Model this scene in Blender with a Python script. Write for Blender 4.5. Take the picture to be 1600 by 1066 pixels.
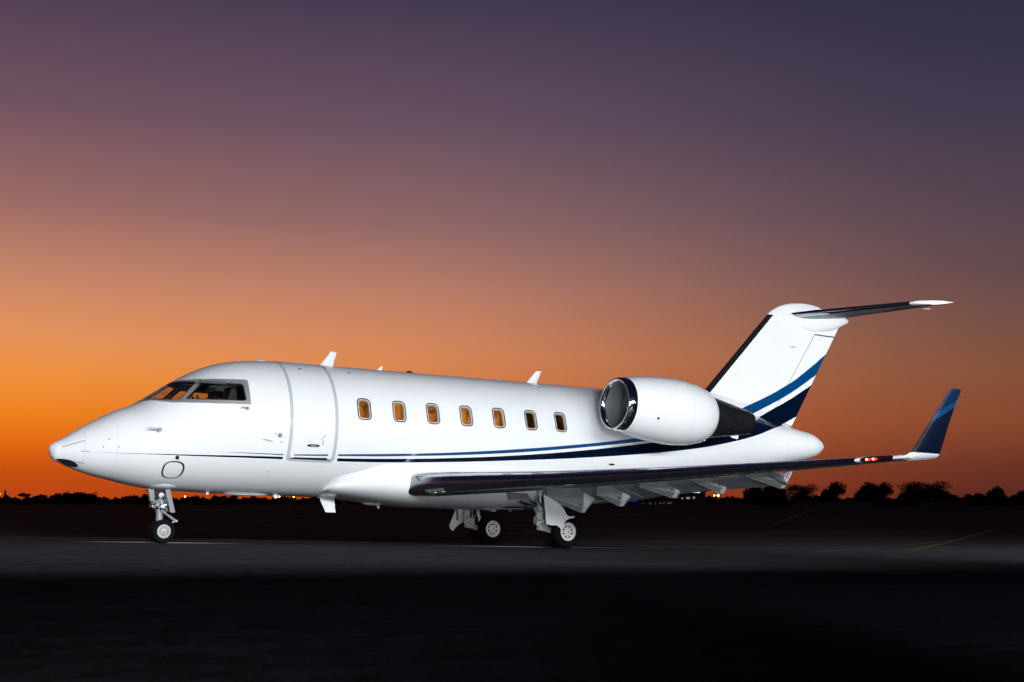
import bpy, bmesh, math, random
from mathutils import Vector, Matrix
from mathutils.geometry import delaunay_2d_cdt
random.seed(7)
PI = math.pi
sc = bpy.context.scene
for o in list(bpy.data.objects): bpy.data.objects.remove(o)
COL = sc.collection

# ------------------------------------------------------------------ camera
YAW = 0.533
PITCH = math.atan(252/1938.3)
cam = bpy.data.cameras.new('camera'); cam_o = bpy.data.objects.new('camera', cam); COL.objects.link(cam_o)
cam.sensor_width = 36; cam.lens = 1938.3/1600*36
cam.clip_start = .1; cam.clip_end = 12000
cam_o.location = (-6.373, -23.921, 0.77)
cam_o.rotation_euler = (PI/2+PITCH, 0, -YAW)
sc.camera = cam_o

# ------------------------------------------------------------------ view transform
sc.view_settings.view_transform = 'Standard'
sc.view_settings.look = 'None'
sc.view_settings.exposure = 0; sc.view_settings.gamma = 1
sc.view_settings.use_curve_mapping = False

def lin(r, g, b, k=1.0):
    f = lambda c: (c/12.92 if c <= .04045 else ((c+.055)/1.055)**2.4)*k
    return (f(r/255), f(g/255), f(b/255), 1)

# ------------------------------------------------------------------ world: afterglow sky, brightest round the sunset azimuth
W = bpy.data.worlds.new('World'); sc.world = W; W.use_nodes = True
nt = W.node_tree; nt.nodes.clear()
def N(t, **k):
    n = nt.nodes.new(t)
    for a, b in k.items(): setattr(n, a, b)
    return n
def M(op, a, b=None, c=None):
    n = N('ShaderNodeMath', operation=op)
    for i, v in enumerate((a, b, c)):
        if v is None: continue
        if isinstance(v, (int, float)): n.inputs[i].default_value = v
        else: nt.links.new(v, n.inputs[i])
    return n.outputs[0]
tc = N('ShaderNodeTexCoord'); sp = N('ShaderNodeSeparateXYZ'); nt.links.new(tc.outputs['Generated'], sp.inputs[0])
el = M('MULTIPLY', M('ARCSINE', sp.outputs[2]), 180/PI)
az = M('MULTIPLY', M('ARCTAN2', sp.outputs[0], sp.outputs[1]), 180/PI)
SUNSET = 30.54-32
d = M('ABSOLUTE', M('SUBTRACT', M('MODULO', M('ADD', M('SUBTRACT', az, SUNSET), 540.0), 360.0), 180.0))
def EL(y): return 7.41+math.degrees(math.atan((533-y)/1938.3))
def ramp(pts):
    r = N('ShaderNodeValToRGB'); r.color_ramp.interpolation = 'B_SPLINE' if False else 'EASE'
    r.color_ramp.interpolation = 'LINEAR'
    nt.links.new(M('DIVIDE', M('ADD', el, 2.0), 92.0), r.inputs[0])
    e = r.color_ramp.elements
    pts = sorted(pts)
    while len(e) < len(pts): e.new(.5)
    for i, (a, c) in enumerate(pts):
        e[i].position = (a+2)/92; e[i].color = lin(*c)
    return r.outputs[0]
L_ = ramp([(-2,(70,28,14)),(EL(782),(184,68,20)),(EL(735),(202,80,12)),(EL(700),(230,106,10)),(EL(655),(243,131,20)),(EL(600),(245,148,58)),(EL(540),(232,150,92)),(EL(450),(200,134,104)),(EL(350),(158,108,102)),(EL(200),(112,82,96)),(EL(0),(70,58,80)),(40,(44,40,66)),(60,(26,27,50)),(88,(16,18,38))])
M_ = ramp([(-2,(60,24,14)),(EL(782),(172,68,28)),(EL(720),(188,84,36)),(EL(650),(205,112,60)),(EL(560),(208,130,88)),(EL(450),(176,120,104)),(EL(350),(138,102,103)),(EL(200),(101,80,97)),(EL(0),(67,58,81)),(40,(38,38,64)),(60,(25,26,50)),(88,(16,18,38))])
R_ = ramp([(-2,(30,14,12)),(EL(785),(84,38,30)),(EL(735),(104,50,38)),(EL(670),(134,71,46)),(EL(600),(134,81,59)),(EL(520),(118,80,71)),(EL(440),(98,73,77)),(EL(350),(85,68,80)),(EL(200),(63,56,77)),(EL(0),(45,43,66)),(40,(27,30,52)),(60,(20,22,44)),(88,(16,18,38))])
F_ = ramp([(-2,(8,8,12)),(0,(22,18,28)),(10,(26,24,40)),(40,(18,20,38)),(60,(16,18,38)),(88,(16,18,38))])
def sm(a, b):
    n = N('ShaderNodeMapRange', interpolation_type='SMOOTHSTEP')
    nt.links.new(d, n.inputs[0]); n.inputs[1].default_value = a; n.inputs[2].default_value = b
    return n.outputs[0]
def mix(f, a, b):
    n = N('ShaderNodeMix', data_type='RGBA'); nt.links.new(f, n.inputs[0]); nt.links.new(a, n.inputs[6]); nt.links.new(b, n.inputs[7]); return n.outputs[2]
c1 = mix(sm(2, 41), L_, M_); c2 = mix(sm(25, 57), c1, R_); c3 = mix(sm(50, 130), c2, F_)
# faint wispy unevenness of the high haze
nz = N('ShaderNodeTexNoise'); nz.inputs['Scale'].default_value = 3.0; nz.inputs['Detail'].default_value = 4
mp = N('ShaderNodeMapping'); mp.inputs['Scale'].default_value = (1, 1, 7); nt.links.new(tc.outputs['Generated'], mp.inputs[0]); nt.links.new(mp.outputs[0], nz.inputs[0])
bg = N('ShaderNodeBackground'); out = N('ShaderNodeOutputWorld')
nt.links.new(c3, bg.inputs[0]); nt.links.new(M('ADD', M('MULTIPLY', nz.outputs[0], .10), .95), bg.inputs[1])
nt.links.new(bg.outputs[0], out.inputs[0])

# ------------------------------------------------------------------ unseen lamps standing in for light painting from the camera side
def spot(loc, tgt, power, size_deg, blend, r=.5, col=(.93,.965,1)):
    l = bpy.data.lights.new('fill_spot', 'SPOT'); l.energy = power; l.spot_size = math.radians(size_deg); l.spot_blend = blend
    l.shadow_soft_size = r; l.color = col
    o = bpy.data.objects.new('fill_spot', l); COL.objects.link(o); o.location = loc
    o.rotation_euler = (Vector(tgt)-Vector(loc)).to_track_quat('-Z', 'Y').to_euler()
    return o
def strip_light(loc, tgt, power, sx, sy, spread, col=(.93,.965,1)):
    l = bpy.data.lights.new('light_bar', 'AREA'); l.energy = power; l.shape = 'RECTANGLE'; l.size = sx; l.size_y = sy; l.spread = math.radians(spread); l.color = col
    o = bpy.data.objects.new('light_bar', l); COL.objects.link(o); o.location = loc
    o.rotation_euler = (Vector(tgt)-Vector(loc)).to_track_quat('-Z', 'Y').to_euler()
    return o
strip_light((-3.5, -17.5, 4.8), (-3.5, 0, 2.8), 680, 21, .35, 70)
strip_light((0, -17.6, 4.5), (0, -1.5, 0), 170, 28, .35, 54)
strip_light((0, -17.6, 4.5), (0, -.5, 0), 130, 28, .35, 38)
strip_light((15.5, -18, 4.8), (21.5, 0, 2.4), 520, 10, .35, 70)
strip_light((20, -17.6, 4.5), (20, -1.2, 0), 120, 12, .35, 50)
spot((-3.5, -27, .5), (9.5, -4, 1.9), 3600, 34, .8, .4)     # unseen low spot added to brighten the underwing and flap fairings
strip_light((-3, -28, 3.4), (15, 0, 13.5), 800, 5, .5, 52)
spot((-9, -25, .6), (5, 0, 6.0), 4600, 52, .9, .4)

sc.cycles.use_light_tree = False
# ------------------------------------------------------------------ materials
def mat(name, col, rough=.5, metal=0, spec=.5, coat=0, bump=0, bscale=40, var=0, vscale=3, emit=None, estr=0):
    m = bpy.data.materials.new(name); m.use_nodes = True; n = m.node_tree; b = n.nodes['Principled BSDF']
    c = (*col[:3], 1); b.inputs['Base Color'].default_value = c
    b.inputs['Roughness'].default_value = rough; b.inputs['Metallic'].default_value = metal
    b.inputs['Specular IOR Level'].default_value = spec; b.inputs['Coat Weight'].default_value = coat
    b.inputs['Coat Roughness'].default_value = .06
    t = n.nodes.new('ShaderNodeTexCoord')
    if var:
        z = n.nodes.new('ShaderNodeTexNoise'); z.inputs['Scale'].default_value = vscale; z.inputs['Detail'].default_value = 6
        n.links.new(t.outputs['Object'], z.inputs[0])
        mx = n.nodes.new('ShaderNodeMix'); mx.data_type = 'RGBA'
        mx.inputs[6].default_value = tuple(x*(1-var) for x in c[:3])+(1,); mx.inputs[7].default_value = tuple(min(1, x*(1+var)) for x in c[:3])+(1,)
        n.links.new(z.outputs[0], mx.inputs[0]); n.links.new(mx.outputs[2], b.inputs['Base Color'])
        r = n.nodes.new('ShaderNodeMapRange'); r.inputs[1].default_value = .3; r.inputs[2].default_value = .7
        r.inputs[3].default_value = max(0, rough-.08); r.inputs[4].default_value = min(1, rough+.08)
        n.links.new(z.outputs[0], r.inputs[0]); n.links.new(r.outputs[0], b.inputs['Roughness'])
    if bump:
        z = n.nodes.new('ShaderNodeTexNoise'); z.inputs['Scale'].default_value = bscale; z.inputs['Detail'].default_value = 3
        n.links.new(t.outputs['Object'], z.inputs[0])
        bp = n.nodes.new('ShaderNodeBump'); bp.inputs['Strength'].default_value = bump; bp.inputs['Distance'].default_value = .02
        n.links.new(z.outputs[0], bp.inputs['Height']); n.links.new(bp.outputs[0], b.inputs['Normal'])
    if emit:
        b.inputs['Emission Color'].default_value = (*emit[:3], 1); b.inputs['Emission Strength'].default_value = estr
    return m
WHITE = (.83, .845, .86)
paint = mat('white_paint', WHITE, .22, coat=.3, bump=.02, bscale=2.5, var=.015, vscale=2)
grey_seal = mat('grey_seal', (.46,.48,.52), .5)
dark_seal = mat('dark_seal', (.012,.013,.018), .5)
frame_metal = mat('brushed_frame', (.38,.38,.39), .42, metal=.5, var=.12, vscale=60)
chrome = mat('polished_leading_edge', (.50,.52,.56), .13, metal=1, bump=.03, bscale=5, var=.03, vscale=6)
dark_metal = mat('dark_polished_metal', (.055,.058,.075), .2, metal=.8)
exhaust_m = mat('heat_stained_metal', (.055,.055,.07), .34, metal=.85, var=.35, vscale=7)
inlet_m = mat('inlet_grey', (.14,.145,.15), .5, metal=.2)
fan_m = mat('fan_titanium', (.24,.25,.26), .5, metal=.3)
gear_m = mat('gear_grey_paint', (.58,.63,.65), .4, metal=.25, var=.35, vscale=18)
steel = mat('bright_steel', (.62,.64,.65), .22, metal=1)
hose_m = mat('black_hose', (.02,.02,.022), .5)
tyre_m = mat('tyre_rubber', (.005,.005,.006), .8, spec=.08, bump=.2, bscale=60)
rim_m = mat('wheel_white', (.78,.77,.74), .4, var=.1, vscale=30)
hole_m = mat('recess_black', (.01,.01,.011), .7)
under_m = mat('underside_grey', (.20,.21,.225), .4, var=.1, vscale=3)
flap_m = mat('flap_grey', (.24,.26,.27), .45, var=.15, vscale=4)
navy = lin(0,14,36); blue = lin(0,66,118)
nav_red = mat('red_lens', (.03,.002,.002), .15)
red_halo = mat('red_lamp_halo', (.4,.01,.01), .3, emit=(1,.03,.01), estr=1.3)
red_glow = mat('red_lamp', (1,.1,.05), .4, emit=(1,.30,.16), estr=9)
amber_in = mat('cabin_trim', (.62,.50,.34), .6, var=.1, vscale=4)
wood = mat('cabin_veneer', (.22,.11,.04), .35, var=.3, vscale=3)
seat_m = mat('tan_leather', (.55,.40,.24), .5, var=.1, vscale=6)
dark_in = mat('cockpit_black', (.02,.02,.024), .6)
sheep = mat('seat_cover', (.13,.17,.25), .9, var=.5, vscale=25)
marker = mat('stencil_red', (.6,.03,.04), .5)
stencil = mat('stencil_grey', (.25,.25,.27), .5)

def glass(name, tint, refl):
    m = bpy.data.materials.new(name); m.use_nodes = True; n = m.node_tree; n.nodes.clear()
    t = n.nodes.new('ShaderNodeBsdfTransparent'); t.inputs[0].default_value = (*tint, 1)
    g = n.nodes.new('ShaderNodeBsdfGlossy'); g.inputs['Roughness'].default_value = .02
    l0 = n.nodes.new('ShaderNodeLayerWeight'); l0.inputs[0].default_value = .5; l1 = n.nodes.new('ShaderNodeMath'); l1.operation = 'POWER'; n.links.new(l0.outputs['Facing'], l1.inputs[0]); l1.inputs[1].default_value = 4
    l = n.nodes.new('ShaderNodeMath'); l.operation = 'MULTIPLY_ADD'; n.links.new(l1.outputs[0], l.inputs[0]); l.inputs[1].default_value = .6; l.inputs[2].default_value = refl
    x = n.nodes.new('ShaderNodeMixShader'); o = n.nodes.new('ShaderNodeOutputMaterial')
    n.links.new(l.outputs[0], x.inputs[0]); n.links.new(t.outputs[0], x.inputs[1]); n.links.new(g.outputs[0], x.inputs[2]); n.links.new(x.outputs[0], o.inputs[0])
    return m
cab_glass = glass('cabin_glass', (.88,.66,.40), .03)
cock_glass = glass('cockpit_glass', (.70,.70,.70), .04)

# livery: two blue cheat lines whose edges are curves z(x) in the aircraft's own axes
def livery_mat():
    m = bpy.data.materials.new('white_paint_with_blue_lines'); m.use_nodes = True; n = m.node_tree; b = n.nodes['Principled BSDF']
    b.inputs['Roughness'].default_value = .22; b.inputs['Coat Weight'].default_value = .3; b.inputs['Coat Roughness'].default_value = .06
    tc = n.nodes.new('ShaderNodeTexCoord'); s = n.nodes.new('ShaderNodeSeparateXYZ'); n.links.new(tc.outputs['Object'], s.inputs[0])
    def mm(op, a, b_=None):
        q = n.nodes.new('ShaderNodeMath'); q.operation = op
        for i, v in enumerate((a, b_)):
            if v is None: continue
            if isinstance(v, (int, float)): q.inputs[i].default_value = v
            else: n.links.new(v, q.inputs[i])
        return q.outputs[0]
    X0, X1, Z0, Z1 = -2.2, 17.6, 1.4, 5.4
    xn = mm('DIVIDE', mm('SUBTRACT', s.outputs[0], X0), X1-X0)
    def curve(pts):
        f = n.nodes.new('ShaderNodeFloatCurve'); cu = f.mapping.curves[0]
        P = [((x-X0)/(X1-X0), (z-Z0)/(Z1-Z0)) for x, z in pts]
        cu.points[0].location = P[0]; cu.points[1].location = P[-1]
        for p in P[1:-1]: cu.points.new(*p)
        f.mapping.update(); n.links.new(xn, f.inputs[1])
        return mm('ADD', mm('MULTIPLY', f.outputs[0], Z1-Z0), Z0)
    lbt = curve([(-2.2,1.70),(.45,1.716),(1.37,1.725),(1.96,1.728),(3.0,1.769),(4,1.816),(5.4,1.901),(6.9,2.031),(8.5,2.205),(9.8,2.38),(11.2,2.62),(12.6,2.93),(14.2,3.426),(15.886,4.157),(16.6,4.59),(17.278,5.055),(17.6,5.29)])
    lbb = curve([(-2.2,1.70),(.45,1.716),(1.37,1.713),(1.96,1.708),(3.0,1.737),(4,1.772),(5.42,1.849),(6.92,1.964),(8.51,2.136),(10.14,2.344),(11.4,2.53),(12.8,2.82),(14.5,3.30),(15.573,3.739),(16.876,4.446),(17.6,4.89)])
    dbt = curve([(-2.2,1.635),(-1.55,1.643),(-.7,1.639),(.5,1.654),(1.38,1.670),(2.0,1.676),(3.0,1.692),(4,1.722),(5.43,1.792),(6.93,1.905),(8.5,2.067),(10.2,2.298),(11.0,2.42),(12.2,2.64),(13.4,2.88),(14.54,3.172),(15.571,3.591),(16.689,4.163),(17.6,4.66)])
    dbb = curve([(-2.2,1.645),(-1.55,1.642),(-.7,1.630),(.5,1.628),(1.4,1.630),(2.0,1.630),(3.0,1.635),(4,1.654),(5.45,1.715),(6.95,1.806),(8.5,1.916),(10.25,2.078),(11.2,2.185),(12.2,2.325),(13.3,2.53),(14.05,2.697),(15.15,3.0),(15.48,3.062),(16.18,3.331),(17.6,4.0)])
    z = s.outputs[2]
    def band(t, bo): return mm('MULTIPLY', mm('GREATER_THAN', z, bo), mm('LESS_THAN', z, t))
    def gap(x0): return mm('GREATER_THAN', mm('ABSOLUTE', mm('SUBTRACT', s.outputs[0], x0)), .105)
    gg = mm('MULTIPLY', gap(2.02), gap(2.92))
    B = mm('MULTIPLY', band(lbt, lbb), gg); D = mm('MULTIPLY', band(dbt, dbb), gg)
    nz = n.nodes.new('ShaderNodeTexNoise'); nz.inputs['Scale'].default_value = 1.6; nz.inputs['Detail'].default_value = 5; n.links.new(tc.outputs['Object'], nz.inputs[0])
    w = n.nodes.new('ShaderNodeMix'); w.data_type = 'RGBA'; w.inputs[6].default_value = (*[c*.975 for c in WHITE], 1); w.inputs[7].default_value = (*[c*1.02 for c in WHITE], 1)
    n.links.new(nz.outputs[0], w.inputs[0])
    a1 = n.nodes.new('ShaderNodeMix'); a1.data_type = 'RGBA'; n.links.new(B, a1.inputs[0]); n.links.new(w.outputs[2], a1.inputs[6]); a1.inputs[7].default_value = blue
    a2 = n.nodes.new('ShaderNodeMix'); a2.data_type = 'RGBA'; n.links.new(D, a2.inputs[0]); n.links.new(a1.outputs[2], a2.inputs[6]); a2.inputs[7].default_value = navy
    n.links.new(a2.outputs[2], b.inputs['Base Color'])
    bp = n.nodes.new('ShaderNodeBump'); bp.inputs['Strength'].default_value = .02; bp.inputs['Distance'].default_value = .02
    z2 = n.nodes.new('ShaderNodeTexNoise'); z2.inputs['Scale'].default_value = 2.2; n.links.new(tc.outputs['Object'], z2.inputs[0])
    n.links.new(z2.outputs[0], bp.inputs['Height']); n.links.new(bp.outputs[0], b.inputs['Normal'])
    return m
livery = livery_mat()

# ------------------------------------------------------------------ helpers
def link(o, parent=None):
    COL.objects.link(o)
    if parent is not None: o.parent = parent
    return o
def tag(o, label=None, cat=None, group=None, kind=None):
    if label: o['label'] = label
    if cat: o['category'] = cat
    if group: o['group'] = group
    if kind: o['kind'] = kind
    return o
def meshobj(name, V, F, m, parent=None, smooth=True, normals=None, sharp=None):
    me = bpy.data.meshes.new(name); me.from_pydata([tuple(v) for v in V], [], F); me.update()
    if m: me.materials.append(m)
    me.polygons.foreach_set('use_smooth', [smooth]*len(me.polygons))
    if normals: me.normals_split_custom_set_from_vertices([tuple(x) for x in normals])
    elif smooth and sharp is not None: me.set_sharp_from_angle(angle=math.radians(sharp))
    return link(bpy.data.objects.new(name, me), parent)
class MB:
    def __init__(s): s.V = []; s.F = []
    def add(s, V, F):
        k = len(s.V); s.V += [Vector(v) for v in V]; s.F += [tuple(i+k for i in f) for f in F]; return s
    def cyl(s, a, b, r0, r1=None, n=14):
        a = Vector(a); b = Vector(b); r1 = r0 if r1 is None else r1
        z = (b-a).normalized(); x = z.orthogonal().normalized(); y = z.cross(x)
        V = [a+(x*math.cos(2*PI*i/n)+y*math.sin(2*PI*i/n))*r0 for i in range(n)]+[b+(x*math.cos(2*PI*i/n)+y*math.sin(2*PI*i/n))*r1 for i in range(n)]
        F = [(i, (i+1) % n, n+(i+1) % n, n+i) for i in range(n)]+[tuple(range(n))[::-1], tuple(range(n, 2*n))]
        return s.add(V, F)
    def tube(s, pts, r, n=8):
        for a, b in zip(pts, pts[1:]): s.cyl(a, b, r, r, n)
        return s
    def box(s, c, d, R=None):
        c = Vector(c); V = []
        for i in (-1, 1):
            for j in (-1, 1):
                for k in (-1, 1):
                    v = Vector((i*d[0]/2, j*d[1]/2, k*d[2]/2))
                    if R: v = R @ v
                    V.append(c+v)
        return s.add(V, [(0,1,3,2),(4,6,7,5),(0,4,5,1),(2,3,7,6),(0,2,6,4),(1,5,7,3)])
    def prism(s, poly, y0, y1):          # polygon in (x,z) extruded along y
        n = len(poly); V = [(p[0], y0, p[1]) for p in poly]+[(p[0], y1, p[1]) for p in poly]
        return s.add(V, [tuple(range(n)), tuple(range(n, 2*n))[::-1]]+[(i, n+i, n+(i+1) % n, (i+1) % n) for i in range(n)])
    def lathe(s, prof, c, axis='y', n=32, tilt=None, ang=2*PI):  # prof (r, h) about axis through c
        k = len(s.V); V = []; c = Vector(c)
        for r, h in prof:
            for i in range(n):
                a = 2*PI*i/n
                if axis == 'y': v = Vector((r*math.cos(a), h, r*math.sin(a)))
                elif axis == 'x': v = Vector((h, r*math.cos(a), r*math.sin(a)))
                else: v = Vector((r*math.cos(a), r*math.sin(a), h))
                if tilt: v = tilt @ v
                V.append(c+v)
        F = []
        for j in range(len(prof)-1):
            for i in range(n): F.append((j*n+i, j*n+(i+1) % n, (j+1)*n+(i+1) % n, (j+1)*n+i))
        return s.add(V, F)
    def loft(s, rings, close=True, cap=True):
        n = len(rings[0]); V = [v for r in rings for v in r]; F = []
        for j in range(len(rings)-1):
            for i in range(n if close else n-1): F.append((j*n+i, j*n+(i+1) % n, (j+1)*n+(i+1) % n, (j+1)*n+i))
        if cap: F += [tuple(range(n))[::-1], tuple(range((len(rings)-1)*n, len(rings)*n))]
        return s.add(V, F)
    def build(s, name, m, parent=None, smooth=True, sharp=35, bevel=0):
        me = bpy.data.meshes.new(name); bm = bmesh.new()
        vs = [bm.verts.new(v) for v in s.V]
        for f in s.F:
            try: bm.faces.new([vs[i] for i in f])
            except ValueError: pass
        bmesh.ops.remove_doubles(bm, verts=bm.verts, dist=1e-5)
        bmesh.ops.recalc_face_normals(bm, faces=bm.faces)
        bm.to_mesh(me); bm.free()
        me.materials.append(m)
        me.polygons.foreach_set('use_smooth', [smooth]*len(me.polygons))
        if smooth: me.set_sharp_from_angle(angle=math.radians(sharp))
        o = link(bpy.data.objects.new(name, me), parent)
        if bevel:
            b = o.modifiers.new('bevel', 'BEVEL'); b.width = bevel; b.segments = 2; b.limit_method = 'ANGLE'
        return o
def empty(name, parent=None, loc=(0,0,0)):
    o = bpy.data.objects.new(name, None); o.location = loc; o.empty_display_size = .2; return link(o, parent)

def herm(K, x):
    xs = [k[0] for k in K]
    if x <= xs[0]: return K[0][1]
    if x >= xs[-1]: return K[-1][1]
    i = 0
    while xs[i+1] < x: i += 1
    def slope(j):
        if j == 0: return (K[1][1]-K[0][1])/(xs[1]-xs[0])
        if j == len(K)-1: return (K[-1][1]-K[-2][1])/(xs[-1]-xs[-2])
        h0 = xs[j]-xs[j-1]; h1 = xs[j+1]-xs[j]
        return ((K[j][1]-K[j-1][1])/h0*h1+(K[j+1][1]-K[j][1])/h1*h0)/(h0+h1)
    h = xs[i+1]-xs[i]; s = (x-xs[i])/h; a, b = K[i][1], K[i+1][1]
    return (2*s**3-3*s*s+1)*a+(s**3-2*s*s+s)*h*slope(i)+(-2*s**3+3*s*s)*b+(s**3-s*s)*h*slope(i+1)

# ================================================================== THE GROUND
def gz(x, y):
    """gentle drainage fall of the apron: it drops 2.3 cm per metre towards the tail and levels out"""
    x = max(-14, min(24, x)) if True else x
    s = 24*math.tanh(x/24)*1.0 if abs(x) > 12 else x
    s = x if abs(x) <= 12 else math.copysign(12+8*math.tanh((abs(x)-12)/8), x)
    dd = math.hypot(x-4, y)
    f = 1 if y < 18 else max(0, 1-(y-18)/60)
    f = f*f*(3-2*f)
    return -.023*s*f
def sheet(name, pts_x, pts_y, zoff, m, kind='structure', clip=None):
    V = [(x, y, gz(x, y)+zoff) for y in pts_y for x in pts_x]; n = len(pts_x)
    F = [(j*n+i, j*n+i+1, (j+1)*n+i+1, (j+1)*n+i) for j in range(len(pts_y)-1) for i in range(n-1)]
    o = meshobj(name, V, F, m); o['kind'] = kind; return o
def ground_mat(name, base, spec=.04, ior=1.5):
    m = bpy.data.materials.new(name); m.use_nodes = True; n = m.node_tree; b = n.nodes['Principled BSDF']
    tc = n.nodes.new('ShaderNodeTexCoord')
    def noise(sc_, det, stretch=(1,1,1)):
        mp = n.nodes.new('ShaderNodeMapping'); mp.inputs['Scale'].default_value = stretch; n.links.new(tc.outputs['Object'], mp.inputs[0])
        z = n.nodes.new('ShaderNodeTexNoise'); z.inputs['Scale'].default_value = sc_; z.inputs['Detail'].default_value = det; z.inputs['Roughness'].default_value = .65
        n.links.new(mp.outputs[0], z.inputs[0]); return z.outputs[0]
    big = noise(.12, 6, (.6,1,1)); fine = noise(38, 4); mid = noise(1.3, 6, (.35,1.5,1))
    def ma(op, a, c):
        q = n.nodes.new('ShaderNodeMath'); q.operation = op
        for i, v in enumerate((a, c)):
            if isinstance(v, (int, float)): q.inputs[i].default_value = v
            else: n.links.new(v, q.inputs[i])
        return q.outputs[0]
    f = ma('ADD', ma('MULTIPLY', big, .9), ma('ADD', ma('MULTIPLY', mid, .6), ma('ADD', ma('MULTIPLY', fine, .5), ma('MULTIPLY', ma('SUBTRACT', noise(4.5, 8), .22), 1.05))))
    r = n.nodes.new('ShaderNodeMapRange'); r.inputs[1].default_value = .8; r.inputs[2].default_value = 1.5; r.inputs[3].default_value = .35; r.inputs[4].default_value = 1.8; n.links.new(f, r.inputs[0])
    mx = n.nodes.new('ShaderNodeVectorMath'); mx.operation = 'SCALE'; mx.inputs[0].default_value = base; n.links.new(r.outputs[0], mx.inputs['Scale'])
    # sparse pale stone chips
    v = n.nodes.new('ShaderNodeTexVoronoi'); v.inputs['Scale'].default_value = 9; n.links.new(tc.outputs['Object'], v.inputs[0])
    chip = ma('MULTIPLY', ma('LESS_THAN', v.outputs['Distance'], .10), ma('GREATER_THAN', fine, .52))
    cm = n.nodes.new('ShaderNodeMix'); cm.data_type = 'RGBA'; n.links.new(chip, cm.inputs[0]); n.links.new(mx.outputs[0], cm.inputs[6]); cm.inputs[7].default_value = tuple(min(1, c*3.2) for c in base)+(1,)
    n.links.new(cm.outputs[2], b.inputs['Base Color'])
    b.inputs['Roughness'].default_value = .95; b.inputs['Specular IOR Level'].default_value = spec; b.inputs['IOR'].default_value = ior
    bp = n.nodes.new('ShaderNodeBump'); bp.inputs['Strength'].default_value = .6; bp.inputs['Distance'].default_value = .012
    n.links.new(ma('ADD', fine, ma('MULTIPLY', mid, .6)), bp.inputs['Height']); n.links.new(bp.outputs[0], b.inputs['Normal'])
    return m
def frange(a, b, s):
    r = []; x = a
    while x < b-1e-6: r.append(x); x += s
    return r+[b]
gx = [-6000,-3000,-1200,-500,-200,-100,-60]+frange(-40, 50, 2)+[60,80,120,200,500,1200,3000,6000]
gy = [-400,-150,-80,-50]+frange(-40, 90, 2)+[110,150,250,500,1200,3000,7000]
taxi = ground_mat('taxiway_asphalt', (.036,.033,.035), .02, 1.2)
sheet('ground', gx, gy, -.006, taxi)
# the nearer apron: its far edge is drawn where the lit ground ends, just behind the wheels
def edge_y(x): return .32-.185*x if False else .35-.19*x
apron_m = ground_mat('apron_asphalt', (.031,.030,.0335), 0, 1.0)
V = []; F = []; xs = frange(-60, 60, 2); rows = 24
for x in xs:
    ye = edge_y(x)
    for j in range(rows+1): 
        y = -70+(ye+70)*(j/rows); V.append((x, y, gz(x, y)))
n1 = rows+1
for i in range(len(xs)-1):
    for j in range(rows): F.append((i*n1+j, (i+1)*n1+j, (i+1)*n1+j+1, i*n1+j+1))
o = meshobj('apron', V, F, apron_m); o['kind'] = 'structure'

def line_mat(name, col, wear=.5):
    m = bpy.data.materials.new(name); m.use_nodes = True; n = m.node_tree; b = n.nodes['Principled BSDF']
    tc = n.nodes.new('ShaderNodeTexCoord')
    z = n.nodes.new('ShaderNodeTexNoise'); z.inputs['Scale'].default_value = 5; z.inputs['Detail'].default_value = 8; z.inputs['Roughness'].default_value = .7; n.links.new(tc.outputs['Object'], z.inputs[0])
    z2 = n.nodes.new('ShaderNodeTexNoise'); z2.inputs['Scale'].default_value = .22; n.links.new(tc.outputs['Object'], z2.inputs[0])
    a = n.nodes.new('ShaderNodeMath'); a.operation = 'ADD'; n.links.new(z.outputs[0], a.inputs[0]); n.links.new(z2.outputs[0], a.inputs[1])
    r = n.nodes.new('ShaderNodeMapRange'); r.inputs[1].default_value = .8; r.inputs[2].default_value = 1.25; r.inputs[3].default_value = 1; r.inputs[4].default_value = 1-wear; n.links.new(a.outputs[0], r.inputs[0])
    mx = n.nodes.new('ShaderNodeMix'); mx.data_type = 'RGBA'; mx.inputs[6].default_value = (.05,.05,.052,1); mx.inputs[7].default_value = (*col, 1)
    n.links.new(r.outputs[0], mx.inputs[0]); n.links.new(mx.outputs[2], b.inputs['Base Color']); b.inputs['Roughness'].default_value = .85; b.inputs['Specular IOR Level'].default_value = .1
    return m
light_streak = line_mat('painted_light_streak', (.80,.80,.80), .35)  # pale colour painting in the light streaks on the ground
yellow_line = line_mat('worn_yellow_paint', (.18,.13,.03), .9)
faint_line = line_mat('worn_grey_paint', (.10,.09,.09), .8)
def strip(name, p0, p1, w, m, z=.005, n=40):
    p0 = Vector(p0); p1 = Vector(p1); d = (p1-p0); t = Vector((-d.y, d.x)).normalized()*w/2; V = []; F = []
    for i in range(n+1):
        p = p0+d*i/n
        for q in (p-t, p+t): V.append((q.x, q.y, gz(q.x, q.y)+z))
    F = [(2*i, 2*i+2, 2*i+3, 2*i+1) for i in range(n)]
    o = meshobj(name, V, F, m); o['kind'] = 'structure'; return o
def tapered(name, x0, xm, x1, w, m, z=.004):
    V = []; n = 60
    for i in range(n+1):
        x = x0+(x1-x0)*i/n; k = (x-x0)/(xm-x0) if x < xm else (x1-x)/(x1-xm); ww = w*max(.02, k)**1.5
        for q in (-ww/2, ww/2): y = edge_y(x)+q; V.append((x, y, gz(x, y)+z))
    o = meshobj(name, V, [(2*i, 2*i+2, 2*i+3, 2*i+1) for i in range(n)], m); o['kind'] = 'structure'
tapered('ground_light_streak', -1.7, .0, 2.0, .7, light_streak)  # light beside the nose wheel, painted as a tapering pale streak
tapered('ground_light_streak', 5.2, 7.4, 10.8, .7, light_streak)  # the same painted streak of light at the main wheels
strip('taxiway_line', (-60, 33), (140, -7), .5, faint_line)
strip('taxiway_line', (-60, 14), (70, -11), .25, faint_line)
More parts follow.
